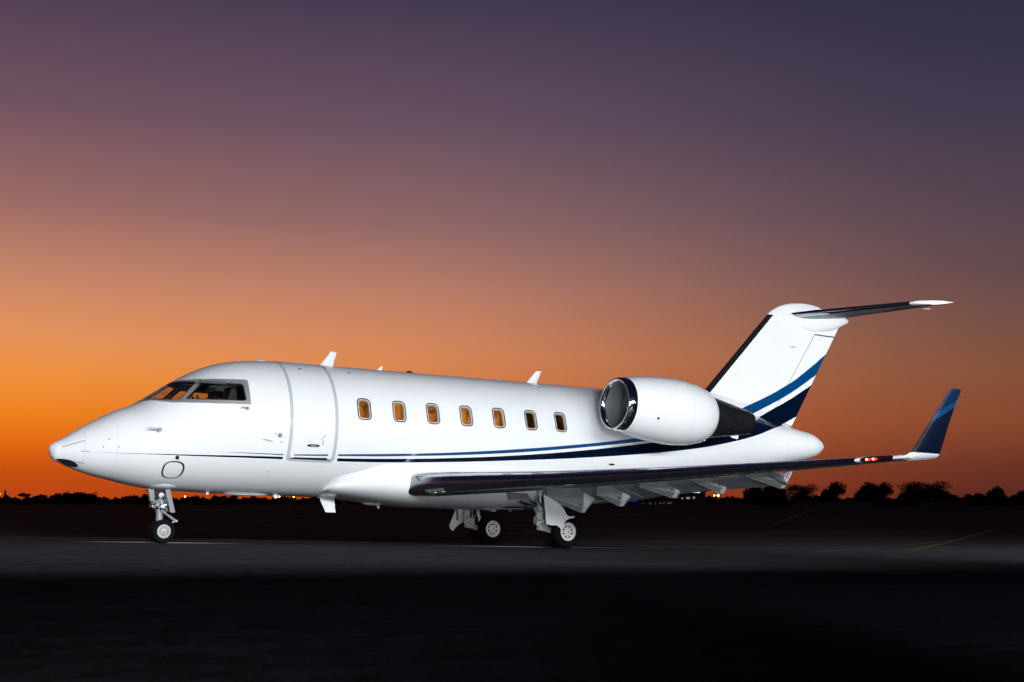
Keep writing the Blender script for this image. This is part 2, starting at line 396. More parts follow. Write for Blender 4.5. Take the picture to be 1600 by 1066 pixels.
strip('taxiway_line', (-80, 62), (200, 8), .9, faint_line)
strip('yellow_guide_line', (17.0, -2.9), (40, 13), .17, yellow_line)
strip('yellow_guide_line', (38, 25), (110, 95), .25, yellow_line)
strip('white_guide_line', (13.8, -3.2), (25, 3.0), .16, faint_line)

# ================================================================== THE AIRCRAFT
TILT = .023
jet = empty('business_jet'); jet.rotation_euler = (0, TILT, 0)
tag(jet, 'white twin engine business jet with two blue cheat lines, parked on the dark apron', 'airplane')

ZTK = [(-2.15,1.69),(-2.135,1.745),(-2.1,1.785),(-1.95,1.878),(-1.7,2.059),(-1.35,2.277),(-1.0,2.468),(-.7,2.592),(-.4,2.788),(-.1,2.997),(.2,3.192),(.5,3.353),(.8,3.47),(1.2,3.568),(1.6,3.612),(2.0,3.637),(2.6,3.637),(9.5,3.637),(10.5,3.637),(11.5,3.62),(12.5,3.56),(13.5,3.46),(14.5,3.32),(15.5,3.12),(16.2,3.0),(16.7,2.90),(16.95,2.775),(17.05,2.69),(17.09,2.62)]
ZBK = [(-2.15,1.69),(-2.135,1.62),(-2.1,1.545),(-1.95,1.446),(-1.7,1.338),(-1.35,1.227),(-1.0,1.148),(-.7,1.08),(-.4,1.028),(-.1,1.006),(.2,.992),(.5,.979),(.8,.965),(1.2,.959),(1.6,.953),(2.0,.947),(2.6,.947),(9.5,.947),(10.5,1.0),(11.5,1.13),(12.5,1.33),(13.5,1.56),(14.5,1.80),(15.5,2.05),(16.1,2.17),(16.5,2.25),(16.8,2.34),(16.98,2.45),(17.06,2.54),(17.09,2.60)]
WTK = [(-2.15,.004),(-2.135,.062),(-2.1,.125),(-1.95,.24),(-1.7,.40),(-1.35,.60),(-1.0,.775),(-.7,.905),(-.4,1.01),(-.1,1.095),(.2,1.165),(.5,1.22),(.8,1.262),(1.2,1.305),(1.6,1.332),(2.05,1.345),(2.6,1.345),(9.5,1.345),(10.5,1.33),(11.5,1.27),(12.5,1.15),(13.5,.98),(14.5,.77),(15.5,.60),(16.2,.47),(16.7,.33),(16.95,.20),(17.05,.11),(17.09,.01)]
def zt(x): return herm(ZTK, x)
def zb(x): return herm(ZBK, x)
def wf(x):
    return max(.004, herm(WTK, x))
def sect(x): a, b = zt(x), zb(x); return (a+b)/2, max((a-b)/2, .003), wf(x)
def fp(x, th, off=0):
    c, h, w = sect(x); p = Vector((x, -w*math.sin(th), c+h*math.cos(th)))
    if off: p = p+fn(x, th)*off
    return p
def fn(x, th):
    e = .004; x0 = max(-2.149, x-e); x1 = min(17.089, x+e)
    a = fp(x1, th)-fp(x0, th); b = fp(x, th+.004)-fp(x, th-.004)
    v = a.cross(b); v.normalize()
    c, h, w = sect(x); r = Vector((0, -w*math.sin(th), h*math.cos(th)))
    if v.dot(r) < 0: v = -v
    return v
RV = 1.345
def th_xz(x, z): c, h, w = sect(x); return math.acos(max(-1, min(1, (z-c)/h)))
def th_xyz(x, y, z): c, h, w = sect(x); return math.atan2(-y/w, (z-c)/h)
def rrect(x0, x1, z0, z1, r, n=5):
    P = []
    for cx, cz, a0 in ((x1-r, z1-r, 0), (x0+r, z1-r, 90), (x0+r, z0+r, 180), (x1-r, z0+r, 270)):
        for i in range(n+1):
            a = math.radians(a0+90*i/n); P.append((cx+r*math.cos(a), cz+r*math.sin(a)))
    return P
def inset(P, d):      # polygon ccw/cw inward offset
    n = len(P); A = sum(P[i][0]*P[(i+1) % n][1]-P[(i+1) % n][0]*P[i][1] for i in range(n)); sg = 1 if A > 0 else -1; Q = []
    for i in range(n):
        a, b, c = Vector(P[i-1]), Vector(P[i]), Vector(P[(i+1) % n])
        e1 = (b-a).normalized(); e2 = (c-b).normalized(); n1 = Vector((-e1.y, e1.x)); n2 = Vector((-e2.y, e2.x)); m = n1+n2
        if m.length < 1e-6: m = n1
        m = m.normalized(); k = d/max(.5, m.dot(n1)); Q.append(tuple(b+m*k*sg))
    return Q
def dens(P, step=.12):
    Q = []
    for i in range(len(P)):
        a, b = Vector(P[i]), Vector(P[(i+1) % len(P)]); k = max(1, int((b-a).length/step))
        Q += [tuple(a+(b-a)*j/k) for j in range(k)]
    return Q
def flip(P): return [(x, -v) for x, v in P][::-1]
def xz2v(P): return [(x, th_xz(x, z)*RV) for x, z in P]
LOOPS = []           # (name, polygon in (x, v)); inner ones later
# cabin windows
WINX = [3.524, 4.29, 5.045, 5.818, 6.60, 7.39, 8.14]
wins = []
for s in (1, -1):
    for x in WINX:
        o1 = xz2v(rrect(x-.15, x+.15, 2.462, 2.903, .095))
        i1 = inset(o1, .024); i2 = inset(o1, .040)
        if s < 0: o1, i1, i2 = flip(o1), flip(i1), flip(i2)
        wins.append((s, x, o1, i1, i2)); LOOPS += [('wring', o1), ('wrim', i1), ('hole', i2)]
# cockpit
def dens3(P, step=.06, close=True):
    Q = []
    for i in range(len(P) if close else len(P)-1):
        a, b = Vector(P[i]), Vector(P[(i+1) % len(P)]); k = max(1, int((b-a).length/step)); Q += [tuple(a+(b-a)*j/k) for j in range(k)]
    return Q if close else Q+[tuple(P[-1])]
def xyz2v(P): return [(x, th_xyz(x, y, z)*RV) for x, y, z in P]
front = xyz2v(dens3([(-.58,-.06,2.67),(-.50,-.24,2.668),(-.334,-.596,2.666),(-.18,-.75,2.668),(-.018,-.865,2.680),(.308,-.695,3.040),(.19,-.53,3.038),(.07,-.34,3.033),(-.06,-.06,3.02)]))
side = xyz2v(dens3([(.066,-.908,2.685),(.382,-.768,3.022),(.42,-.785,3.034),(.706,-.926,3.036),(1.065,-1.03,3.033),(1.11,-1.05,3.005),(1.135,-1.208,2.72),(1.09,-1.216,2.693),(.601,-1.124,2.686),(.30,-1.03,2.684)]))
fo = xyz2v(dens3([(-.655,-.06,2.612),(-.50,-.33,2.607),(-.33,-.62,2.607),(-.154,-.826,2.612),(.155,-1.005,2.615),(.562,-1.144,2.619),(1.213,-1.253,2.632),(1.202,-.983,3.122),(.781,-.872,3.116),(.426,-.696,3.104),(.168,-.445,3.089),(.05,-.2,3.08)], close=False))
frame_out = [(-.672, 0)]+fo+[(.02, 0)]+[(x, -v) for x, v in fo[::-1]]
panes = [('front', front), ('side', side), ('front', flip(front)), ('side', flip(side))]
LOOPS.append(('cframe', frame_out))
for k, P in panes: LOOPS += [('cgasket', P), ('hole', inset(P, .018))]
# entry door
def door_poly(x0, x1, zlo, r):
    vlo = th_xz(2.4, zlo)*RV; v0 = math.radians(9)*RV
    P = [(x0, v0)]+[(x0, v0+(vlo-r-v0)*i/14) for i in range(1, 15)]
    P += [(x0+r-r*math.cos(math.radians(a)), vlo-r+r*math.sin(math.radians(a))) for a in (20,40,60,90)]
    P += [(x0+r+(x1-x0-2*r)*i/5, vlo) for i in range(1, 5)]
    P += [(x1-r+r*math.cos(math.radians(a)), vlo-r+r*math.sin(math.radians(a))) for a in (90,60,40,20)]
    P += [(x1, vlo-r-(vlo-r-v0)*i/14) for i in range(0, 15)]
    return P
LOOPS.append(('seal', door_poly(1.975, 2.965, 1.60, .10))); LOOPS.append(('door', door_poly(2.04, 2.90, 1.66, .07)))
# round hatch outline by the nose wheel
def ell(cx, cz, rx, rz, e=2.6, n=28):
    P = []
    for i in range(n):
        a = 2*PI*i/n; c, s = math.cos(a), math.sin(a)
        P.append((cx+rx*math.copysign(abs(c)**(2/e), c), cz+rz*math.copysign(abs(s)**(2/e), s)))
    return P
hp = xz2v(ell(-.08, 1.366, .20, .158)); LOOPS.append(('hatchline', hp)); LOOPS.append(('fus', inset(hp, .034)))
XC = -1.60           # radome joint
LOOPS.append(('fus0', [(XC, -PI*RV), (XC, PI*RV)]))

def build_fuselage():
    NV = 120
    stx = [-2.15+.0015]+[-2.15+(XC+2.15)*(k/16)**1.9 for k in range(1, 17)]
    stx += [XC+(2.1-XC)*k/44 for k in range(1, 45)]
    x = 2.1
    while x < 17.05: x += .155; stx.append(min(x, 17.085))
    stx[-1] = 17.085
    vs = [(-PI+2*PI*j/NV)*RV for j in range(NV+1)]
    loops = [(n, [Vector(p) for p in P]) for n, P in LOOPS]
    def bbox(P): return min(p[0] for p in P), max(p[0] for p in P), min(p[1] for p in P), max(p[1] for p in P)
    bbs = [bbox(P) for n, P in loops]
    verts = []; edges = []
    for n, P in loops:
        if n == 'fus0': continue
        k = len(verts); verts += P; edges += [(k+i, k+(i+1) % len(P)) for i in range(len(P))]
    lp = list(verts)
    cell = {}
    for p in lp: cell.setdefault((round(p[0]/.1), round(p[1]/.1)), []).append(p)
    for x in stx:
        for v in vs:
            cx, cy = round(x/.1), round(v/.1); ok = True
            for a in (-1, 0, 1):
                for b in (-1, 0, 1):
                    for p in cell.get((cx+a, cy+b), ()):
                        if abs(p[0]-x) < .022 and abs(p[1]-v) < .022: ok = False
            if ok: verts.append(Vector((x, v)))
    V2, _, F2, *_ = delaunay_2d_cdt(verts, edges, [], 0, 1e-6)
    def pip(P, x, y):
        c = False; n = len(P); j = n-1
        for i in range(n):
            if (P[i][1] > y) != (P[j][1] > y) and x < (P[j][0]-P[i][0])*(y-P[i][1])/(P[j][1]-P[i][1])+P[i][0]: c = not c
            j = i
        return c
    regs = {}
    for f in F2:
        cx = sum(V2[i][0] for i in f)/3; cy = sum(V2[i][1] for i in f)/3
        r = 'nose' if cx < XC else 'fus'
        for (n, P), bb in zip(loops, bbs):
            if n == 'fus0' or not (bb[0] <= cx <= bb[1] and bb[2] <= cy <= bb[3]): continue
            if pip(P, cx, cy): r = n
        regs.setdefault(r, []).append(f)
    P3 = [fp(p[0], p[1]/RV) for p in V2]; N3 = [fn(p[0], p[1]/RV) for p in V2]
    return P3, N3, regs
P3, N3, regs = build_fuselage()
def region(name, key, m, parent, off=0):
    idx = {}; V = []; Nn = []; F = []
    for f in regs.get(key, []):
        q = []
        for i in f:
            if i not in idx: idx[i] = len(V); V.append(P3[i]+N3[i]*off); Nn.append(N3[i])
            q.append(idx[i])
        a, b, c = (V[i] for i in q)
        if (b-a).cross(c-a).dot(Nn[q[0]]) < 0: q = q[::-1]
        F.append(tuple(q))
    return meshobj(name, V, F, m, parent, True, Nn)
fus = region('fuselage', 'fus', livery, jet)
region('nose_cone', 'nose', livery, jet)
door = region('cabin_door', 'door', livery, jet)
region('door_seal', 'seal', grey_seal, door, -.003)
region('hatch_outline', 'hatchline', dark_seal, fus, .001)
shield = region('windshield_frame', 'cframe', frame_metal, jet, .002)
region('window_gasket', 'cgasket', dark_seal, shield, .001)

def patch_fan(P, off):     # filled polygon on the skin, fan about centroid
    cx = sum(p[0] for p in P)/len(P); cv = sum(p[1] for p in P)/len(P)
    V = [fp(cx, cv/RV, off)]+[fp(x, v/RV, off) for x, v in P]; n = len(P)
    return V, [(0, 1+i, 1+(i+1) % n) for i in range(n)]
def reveal(P, d0, d1):
    n = len(P); V = [fp(x, v/RV, d0) for x, v in P]+[fp(x, v/RV, d1) for x, v in P]
    return V, [(i, (i+1) % n, n+(i+1) % n, n+i) for i in range(n)]
def ringstrip(P, Q, off):
    n = len(P); V = [fp(x, v/RV, off) for x, v in P]+[fp(x, v/RV, off) for x, v in Q]
    return V, [(i, (i+1) % n, n+(i+1) % n, n+i) for i in range(n)]
rim_white = mat('window_rim', (.62,.62,.63), .4)
for s, x, o1, i1, i2 in wins:
    fr = MB().add(*ringstrip(o1, i1, .001)).build('window_frame', dark_seal, jet)
    MB().add(*ringstrip(i1, i2, 0)).add(*reveal(i2, 0, -.07)).build('window_reveal', rim_white, fr)
    MB().add(*patch_fan(inset(i2, -.002), -.035)).build('pane', cab_glass, fr)
for k, P in panes:
    MB().add(*patch_fan(inset(P, .014), -.012)).build('pane', cock_glass, shield)
    MB().add(*reveal(inset(P, .018), 0, -.05)).build('window_sill', dark_seal, shield)

# interior seen through the panes
def half_tube(x0, x1, th0, th1, off, name, m):
    V = []; F = []; nx = 12; nt_ = 24
    for i in range(nx+1):
        for j in range(nt_+1): V.append(fp(x0+(x1-x0)*i/nx, th0+(th1-th0)*j/nt_, off))
    for i in range(nx):
        for j in range(nt_): F.append((i*(nt_+1)+j, i*(nt_+1)+j+1, (i+1)*(nt_+1)+j+1, (i+1)*(nt_+1)+j))
    return meshobj(name, V, F, m, jet)
half_tube(1.75, 9.0, -2.3, .95, -.09, 'cabin_lining', amber_in)
MB().box((5.6, 0, 1.66), (7.0, 2.16, .03)).build('cabin_floor', wood, jet)
def bulk(x, m, name='bulkhead'):
    V = [fp(x, 2*PI*i/40, -.03) for i in range(40)]; MB().add([p for p in V]+[p+Vector((.04,0,0)) for p in V], [tuple(range(40)), tuple(range(40, 80))[::-1]]).build(name, m, jet, smooth=False)
bulk(1.62, dark_in); bulk(6.98, wood); bulk(9.1, wood)
# side ledge and seats
MB().box((4.6, 1.05, 2.0), (4.4, .32, .8)).build('side_cabinet', wood, jet, bevel=.02)
def cabin_seat(x, y, face):
    q = MB()
    back = rrect(-.07, .07, 2.05, 2.88, .06)
    q.prism([(x+p[0]+face*(p[1]-2.05)*.14, p[1]) for p in back], y-.26, y+.26)
    q.prism(rrect(x-.5*face-.05 if face > 0 else x, x+.02 if face > 0 else x+.5, 1.95, 2.1, .05), y-.27, y+.27)
    q.cyl((x-.05*face, y-.15, 2.86), (x-.05*face, y+.15, 2.86), .085)
    q.build('cabin_seat', seat_m, jet, bevel=.02)
for x, f in ((3.72, 1), (4.62, -1), (5.28, 1), (6.02, -1), (6.72, 1)):
    cabin_seat(x, -.72, f)
    cabin_seat(x+.1, .70, f)
def pl(loc, e, col=(1, .62, .26), r=.08):
    l = bpy.data.lights.new('cabin_lamp', 'POINT'); l.energy = e; l.color = col; l.shadow_soft_size = r
    o = bpy.data.objects.new('cabin_lamp', l); COL.objects.link(o); o.parent = jet; o.location = loc
for x in (3.5, 5.7): pl((x, .15, 3.38), 46)
pl((8.0, .2, 3.3), 1.6)
# cockpit
MB().prism([(-.32,2.50),(-.20,2.62),(.12,2.69),(.16,2.4),(-.32,2.3)], -.55, .55).build('instrument_panel', dark_in, jet, bevel=.02)
for s in (-1, 1):
    MB().prism([(.85,2.0),(1.0,2.0),(1.12,2.78),(1.08,3.0),(.98,3.0),(.92,2.75)], s*.52-.22, s*.52+.22).prism([(.45,2.05),(.9,2.05),(.9,2.2),(.45,2.2)], s*.52-.24, s*.52+.24).build('pilot_seat', dark_in, jet, bevel=.02)
    MB().prism([(.90,2.35),(.96,2.35),(1.04,2.86),(1.0,2.92),(.95,2.86)], s*.52-.2, s*.52+.2).build('seat_cover', sheep, jet, bevel=.02)
    MB().cyl((.42, s*.5, 2.2), (.40, s*.5, 2.62), .02).box((.40, s*.5, 2.68), (.05, .30, .05)).cyl((.40, s*.5-.15, 2.68), (.34, s*.5-.15, 2.80), .02).cyl((.40, s*.5+.15, 2.68), (.34, s*.5+.15, 2.80), .02).build('control_yoke', dark_in, jet)
MB().box((.80, 0, 3.14), (.5, .4, .08)).build('overhead_panel', dark_in, jet)
MB().box((1.28, -.98, 2.82), (.08, .2, .5)).build('side_curtain', rim_white, jet)
MB().box((.55, -.95, 3.03), (.5, .05, .05)).build('sun_visor', dark_in, jet)

# --- small things on the fuselage skin
def ribbon(pts, w, name, m, parent, off=.0018, step=.08):
    """thin joint line on the port skin through (x,z) points"""
    P = []
    for (a, b), (c, d_) in zip(pts, pts[1:]):
        k = max(1, int(math.hypot(c-a, d_-b)/step)); P += [(a+(c-a)*i/k, b+(d_-b)*i/k) for i in range(k)]
    P.append(pts[-1]); L = [(fp(x, th_xz(x, z), off), fn(x, th_xz(x, z))) for x, z in P]; V = []; F = []
    for i, (p, n) in enumerate(L):
        t = (L[min(i+1, len(L)-1)][0]-L[max(i-1, 0)][0]).normalized(); s = n.cross(t).normalized()*w/2; V += [p-s, p+s]
    F = [(2*i, 2*i+1, 2*i+3, 2*i+2) for i in range(len(L)-1)]
    return meshobj(name, V, F, m, parent)
def vline(x, z0, z1, w, name, m, parent, off=.0016):
    return ribbon([(x, z0+(z1-z0)*i/12) for i in range(13)], w, name, m, parent, off)
faint = mat('faint_joint', (.50,.51,.54), .5)
ribbon([(-1.952,1.725),(-1.595,1.853)], .011, 'diverter_strip', dark_seal, fus)
ribbon([(-1.914,1.496),(-1.576,1.437)], .011, 'diverter_strip', dark_seal, fus)
vline(XC, 1.45, 2.02, .008, 'radome_joint', faint, fus)
vline(-1.08, 1.30, 2.2, .005, 'panel_joint', faint, fus)
ribbon([(2.1,1.56),(2.14,1.53),(2.84,1.53),(2.88,1.56)], .006, 'panel_joint', faint, fus)
ribbon([(2.06,1.655),(2.88,1.652)], .022, 'door_sill_gap', dark_seal, fus, .003)  # dark strip along the door's lower edge
def dot(x, z, r, m, name='port', parent=None, h=.006, rz=None):
    th = th_xz(x, z); p = fp(x, th); n = fn(x, th); q = MB()
    t = Vector((1,0,0)); t = (t-n*t.dot(n)).normalized(); b = n.cross(t); rz = rz or r
    ring0 = [p-n*.004+t*r*math.cos(a)+b*rz*math.sin(a) for a in [2*PI*i/16 for i in range(16)]]
    ring1 = [v+n*(h+.004) for v in ring0]; q.loft([ring0, ring1]); return q.build(name, m, parent or fus)
dot(1.789, 2.073, .040, mat('port_ring', (.05,.05,.055), .4), 'static_port'); dot(1.789, 2.073, .022, frame_metal, 'static_port', h=.012)
dot(4.609, 1.555, .038, dark_seal, 'drain_port'); dot(4.609, 1.555, .02, frame_metal, 'drain_port', h=.012)
dot(-.058, 1.594, .035, dark_seal, 'air_probe', h=.03); 
for x, z in ((-1.64,1.654), (-1.31,1.743), (-1.224,1.885), (-1.063,1.75), (1.72,1.393), (1.83,1.95), (1.7,2.1)): dot(x, z, .014, stencil, 'drain_port')
ribbon([(-1.62,1.655),(-1.52,1.655)], .012, 'placard', stencil, fus)
dot(9.52, 1.822, .085, dark_seal, 'air_inlet', rz=.022)
dot(3.42, 3.45, .035, dark_seal, 'anti_collision_port', rz=.018); dot(2.36, 3.45, .035, dark_seal, 'vent_port', rz=.018)
hd = dot(2.482, 1.915, .135, dark_seal, 'door_handle', door, h=.012, rz=.028); dot(2.482, 1.915, .06, frame_metal, 'door_handle_latch', hd if False else door, h=.018, rz=.02)
ribbon([(2.62,2.03),(2.72,2.13)], .012, 'door_arrow', marker, door); ribbon([(2.665,2.02),(2.675,1.94)], .018, 'door_arrow', marker, door)
ribbon([(2.25,2.05),(2.60,2.045)], .005, 'door_placard', faint, door); ribbon([(2.35,1.99),(2.45,1.99)], .01, 'door_placard', mat('pale_red_print', (.72,.45,.45), .5), door)
# pitot probes and angle vane: little arms on stubby bases
def probe(x, z, ln, r=.012, up=0):
    th = th_xz(x, z); p = fp(x, th); n = fn(x, th); q = MB()
    q.cyl(p-n*.01, p+n*.004, .045, .042); e = p+n*.075; q.cyl(p, e, .014, .012); q.cyl(e, e+Vector((-ln, -.0, up)), r, r*.6); q.build('pitot_probe', frame_metal, fus)
probe(-.40, 2.085, .22, .013, .006); probe(-.42, 2.07, .15, .01, -.01); probe(1.14, 2.55, .13, .012)
th_ = th_xz(1.58, 1.97); p_ = fp(1.58, th_)
MB().prism([(1.44,1.985),(1.52,1.995),(1.62,1.972),(1.66,1.955),(1.60,1.955),(1.52,1.975)], p_.y-.05, p_.y+.01).build('angle_vane', frame_metal, fus)
# nose light opening under the radome
q = MB(); V = []
for i in range(9):
    x = -2.02+.36*i/8
    hw = .30*math.sin(PI*(i+.6)/9.2)
    V.append([fp(x, PI-.62+(2*j/6-1)*hw, .006) for j in range(7)])
F = []; VV = [p for r in V for p in r]
meshobj('nose_scoop', VV, [(7*i+j, 7*i+j+1, 7*i+j+8, 7*i+j+7) for i in range(8) for j in range(6)], hole_m, fus)
# roof and belly aerials
def blade(x0, x1, xt0, xt1, zr, ztip, y=0, t=.03, name='blade_antenna', m=None, par=None):
    q = MB(); rings = []
    for x_a, x_b, z, tt in ((x0, x1, zr, t), (xt0, xt1, ztip, t*.55)):
        r = []
        for u, s in ((0,0),(.15,.7),(.4,1),(.75,.7),(1,.1),(.75,-.7),(.4,-1),(.15,-.7)): r.append(Vector((x_a+(x_b-x_a)*u, y+s*tt/2, z)))
        rings.append(r)
    q.loft(rings); return q.build(name, m or paint, par or fus, sharp=60)
blade(3.03, 3.33, 3.28, 3.42, 3.60, 3.945, t=.05)
blade(8.00, 8.28, 8.29, 8.43, 3.60, 3.925, t=.05)
blade(4.28, 4.44, 4.44, 4.48, 3.60, 3.735)
blade(3.12, 3.46, 3.29, 3.51, .975, .645, y=-.05, t=.06)
MB().add(*(lambda r: (r[0]+r[1], [tuple(range(8)), tuple(range(8, 16))[::-1]]+[(i, (i+1) % 8, 8+(i+1) % 8, 8+i) for i in range(8)]))([[Vector((3.10+.42*(math.cos(a)*.5+.5), -.05+.09*math.sin(a), z)) for a in [2*PI*i/8 for i in range(8)]] for z in (.93, .965)])).build('antenna_foot', paint, fus)
blade(4.38, 4.46, 4.42, 4.47, .83, .745, y=-.1)
blade(2.10, 2.20, 2.13, 2.19, .96, .90, y=-.2)
blade(.74, .80, .76, .79, .98, .935, y=-.25, t=.015)
def dome(x, y, z, rx, ry, h, name, m, sgn=1):
    q = MB(); rings = []
    for k in range(6):
        a = PI/2*k/5*.98; rings.append([Vector((x+rx*math.cos(a)*math.cos(t), y+ry*math.cos(a)*math.sin(t), z+sgn*h*math.sin(a))) for t in [2*PI*i/16 for i in range(16)]])
    q.loft(rings); return q.build(name, m, fus)
dome(5.10, 0, 3.63, .09, .06, .055, 'roof_beacon', nav_red)
dome(1.80, 0, 3.60, .16, .10, .06, 'roof_antenna', paint); dome(1.36, 0, 3.565, .07, .05, .035, 'roof_antenna', paint)
dome(2.5, 0, 3.625, .55, .16, .03, 'roof_antenna', paint); dome(7.3, 0, 3.63, .10, .06, .03, 'roof_antenna', paint)
dome(1.55, -.2, .965, .45, .12, .035, 'belly_antenna', paint, -1)
dome(4.3, -.15, .85, .25, .1, .05, 'belly_antenna', paint, -1)

# --- belly fairing that carries the wing
FSEAM = [(2.98,1.10),(3.0,1.19),(3.05,1.28),(3.175,1.344),(3.54,1.455),(3.91,1.565),(4.31,1.645),(4.7,1.66),(9.2,1.66),(10.4,1.62),(11.6,1.62),(12.4,1.66)]
FW = [(2.98,.66),(3.1,.84),(3.4,1.0),(3.9,1.15),(4.5,1.27),(5.2,1.335),(6,1.35),(9.0,1.35),(10.0,1.30),(11.0,1.15),(12,.95),(12.4,.8)]
FBt = [(2.98,1.04),(3.1,.99),(3.4,.945),(3.8,.89),(4.3,.835),(4.9,.785),(5.6,.772),(8.0,.80),(9.2,.88),(10,1.0),(11,1.20),(12,1.45),(12.4,1.6)]
q = MB(); rings = []
for i in range(70):
    x = 2.98+9.4*(i/69)**1.25; w, b, zs_ = herm(FW, x), herm(FBt, x), herm(FSEAM, x); r = []
    c, h, wd = sect(x); ys_ = wd*math.sqrt(max(0, 1-((zs_-c)/h)**2))+.004; zm_ = min(1.27, b+(zs_-b)*.55); w = max(w, ys_*.9)
    for j in range(13):
        t = j/12; r.append((ys_+(w-ys_)*math.sin(PI*t/2), zs_+(zm_-zs_)*t))
    for j in range(1, 17):
        a = PI/2*j/16; r.append((w*max(0, math.cos(a))**(2/2.5), zm_-(zm_-b)*math.sin(a)**(2/2.2)))
    rings.append([Vector((x, -y, z)) for y, z in r]+[Vector((x, y, z)) for y, z in r[-2::-1]])
q.loft(rings, close=False, cap=False); q.build('belly_fairing', paint, jet, sharp=80)

# --- wings
def yt(t, x): return 5*t*(.2969*math.sqrt(max(x, 0))-.126*x-.3516*x*x+.2843*x**3-.1036*x**4)
LEK = [(1.1,4.52),(1.3,4.58),(1.6,4.72),(9.4,9.68)]
TEK = [(1.1,8.2),(3.3,8.5),(9.4,10.5)]
WZK = [(1.1,1.225),(1.6,1.24),(3.0,1.305),(4.5,1.385),(7.0,1.55),(9.4,1.735)]
TCK = [(1.1,.135),(2.2,.125),(4.5,.115),(9.4,.10)]
def li(K, x):
    if x <= K[0][0]: return K[0][1]
    for a, b in zip(K, K[1:]):
        if x <= b[0]: return a[1]+(b[1]-a[1])*(x-a[0])/(b[0]-a[0])
    return K[-1][1]
def wingpt(y, u, up, off=0):   # u chord fraction, up=+1/-1
    le, te, z, t = li(LEK, y), li(TEK, y), herm(WZK, y), li(TCK, y); c = te-le
    ue = u**(1-.42*max(0, min(1, (3.6-y)/2.2))) if u < 1 else u
    return (le+c*u, z+.06*u+up*(yt(t, ue)*c+off)*(1 if up > 0 else .95)+(.012*c*math.sin(PI*u) if up > 0 else 0))
keel_m = mat('fairing_lit_grey', (.80,.82,.84), .4, var=.12, vscale=6)  # lighter grey puts the light on bevels and tails into the colour
def wing(s):      # s=-1 port (towards the camera)
    ys = [1.1,1.35,1.6,2.0,2.5,3.0,3.5,4,4.5,5,5.5,6,6.5,7,7.5,8,8.5,8.9,9.15,9.4]
    root = MB(); rings = []
    US = [.10,.15,.2,.3,.4,.5,.6,.7,.8,.9,1.0]
    for y in ys:
        r = [Vector((*[wingpt(y, u, 1)[0]], s*y, wingpt(y, u, 1)[1])) for u in US]
        r += [Vector((wingpt(y, u, -1)[0], s*y, wingpt(y, u, -1)[1])) for u in US[::-1]]
        rings.append(r)
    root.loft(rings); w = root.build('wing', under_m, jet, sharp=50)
    # polished leading edge, root to tip
    q = MB(); rings = []
    UL = [.105,.07,.045,.025,.012,.004]
    for y in [yy for yy in ys if 1.1 <= yy <= 8.5]+[8.74]:
        r = [(wingpt(y, u, 1, .002)) for u in UL]+[wingpt(y, 0, 1)]+[wingpt(y, u, -1, .002) for u in UL[::-1]+[.13]]
        rings.append([Vector((p[0], s*y, p[1])) for p in r])
    q.loft(rings, close=False, cap=False); le = q.build('leading_edge', chrome, w, sharp=80)
    # white tip section of the leading edge
    q = MB(); rings = []
    for y in (8.74,8.9,9.1,9.25,9.4,9.5):
        yy = min(y, 9.4); r = [(wingpt(yy, u, 1, .003)) for u in UL]+[wingpt(yy, 0, 1)]+[wingpt(yy, u, -1, .003) for u in UL[::-1]+[.13]]
        rings.append([Vector((p[0]+(y-yy)*.65, s*y, p[1])) for p in r])
    q.loft(rings, close=False, cap=False); q.build('leading_edge_tip', paint, w, sharp=80)
    # nav light lens
    q = MB(); rings = []
    for y, k in ((8.83,.25),(8.88,.8),(8.98,1),(9.12,1),(9.22,.8),(9.28,.25)):
        r = [wingpt(y, u*k, 1, .008) for u in (.11,.07,.04,.015,.004)]+[wingpt(y, 0, 1)]+[wingpt(y, u*k, -1, .008) for u in (.004,.015,.04,.07,.11)]
        rings.append([Vector((p[0]-.012, s*y, p[1])) for p in r])
    q.loft(rings, close=False, cap=False); q.build('navigation_light', nav_red if s < 0 else mat('green_lens', (.0,.08,.03), .1), w, sharp=80)
    if s < 0:
        for y in (8.93, 9.02):
            x, z = wingpt(y, 0, 1); q = MB(); rings = []
            for k in range(7):
                a = -PI/2+PI*k/6; rings.append([Vector((x-.018+.02*math.cos(t)*math.cos(a), s*y+.045*math.sin(a), z+.022*math.sin(t)*math.cos(a))) for t in [2*PI*i/10 for i in range(10)]])
            q.loft(rings); q.build('navigation_lamp', red_glow, w)
            q = MB(); q.loft([[Vector((x-.012+.024*math.cos(t)*math.cos(a), s*y+.075*math.sin(a), z+.030*math.sin(t)*math.cos(a))) for t in [2*PI*i/10 for i in range(10)]] for a in [-PI/2+PI*k/6 for k in range(7)]]); q.build('lamp_halo', red_halo, w)  # glowing shell added as the red halo round the lamp
    # landing light window at the root
    if True:
        q = MB(); rings = []
        for y in (1.62,1.7,1.8,1.9,1.98):
            r = [wingpt(y, u, -1, .006) for u in (.004,.012,.025,.045,.07,.09)]
            rings.append([Vector((p[0]-.006, s*y, p[1])) for p in r])
        q.loft(rings, close=False, cap=False)
        ll = q.build('landing_light', mat('landing_light_glass', (.13,.17,.14), .12, coat=1, spec=.8), w, sharp=80)
        for y in (1.72, 1.88):
            x, z = wingpt(y, .035, -1, .0); MB().lathe([(0,-.012),(.03,-.010),(.055,0),(.06,.012)], (x-.012, s*y, z+.01), 'x', 20).build('reflector', steel, w)
    # rivet row / drain marks on the lower skin
    q = MB()
    for i in range(26):
        y = 3.6+i*.16+random.uniform(-.03, .03); x, z = wingpt(y, .17, -1, .003); q.box((x, s*y, z), (.03, .05, .004))
    q.build('access_fastener', rim_white, w)['kind'] = 'stuff'
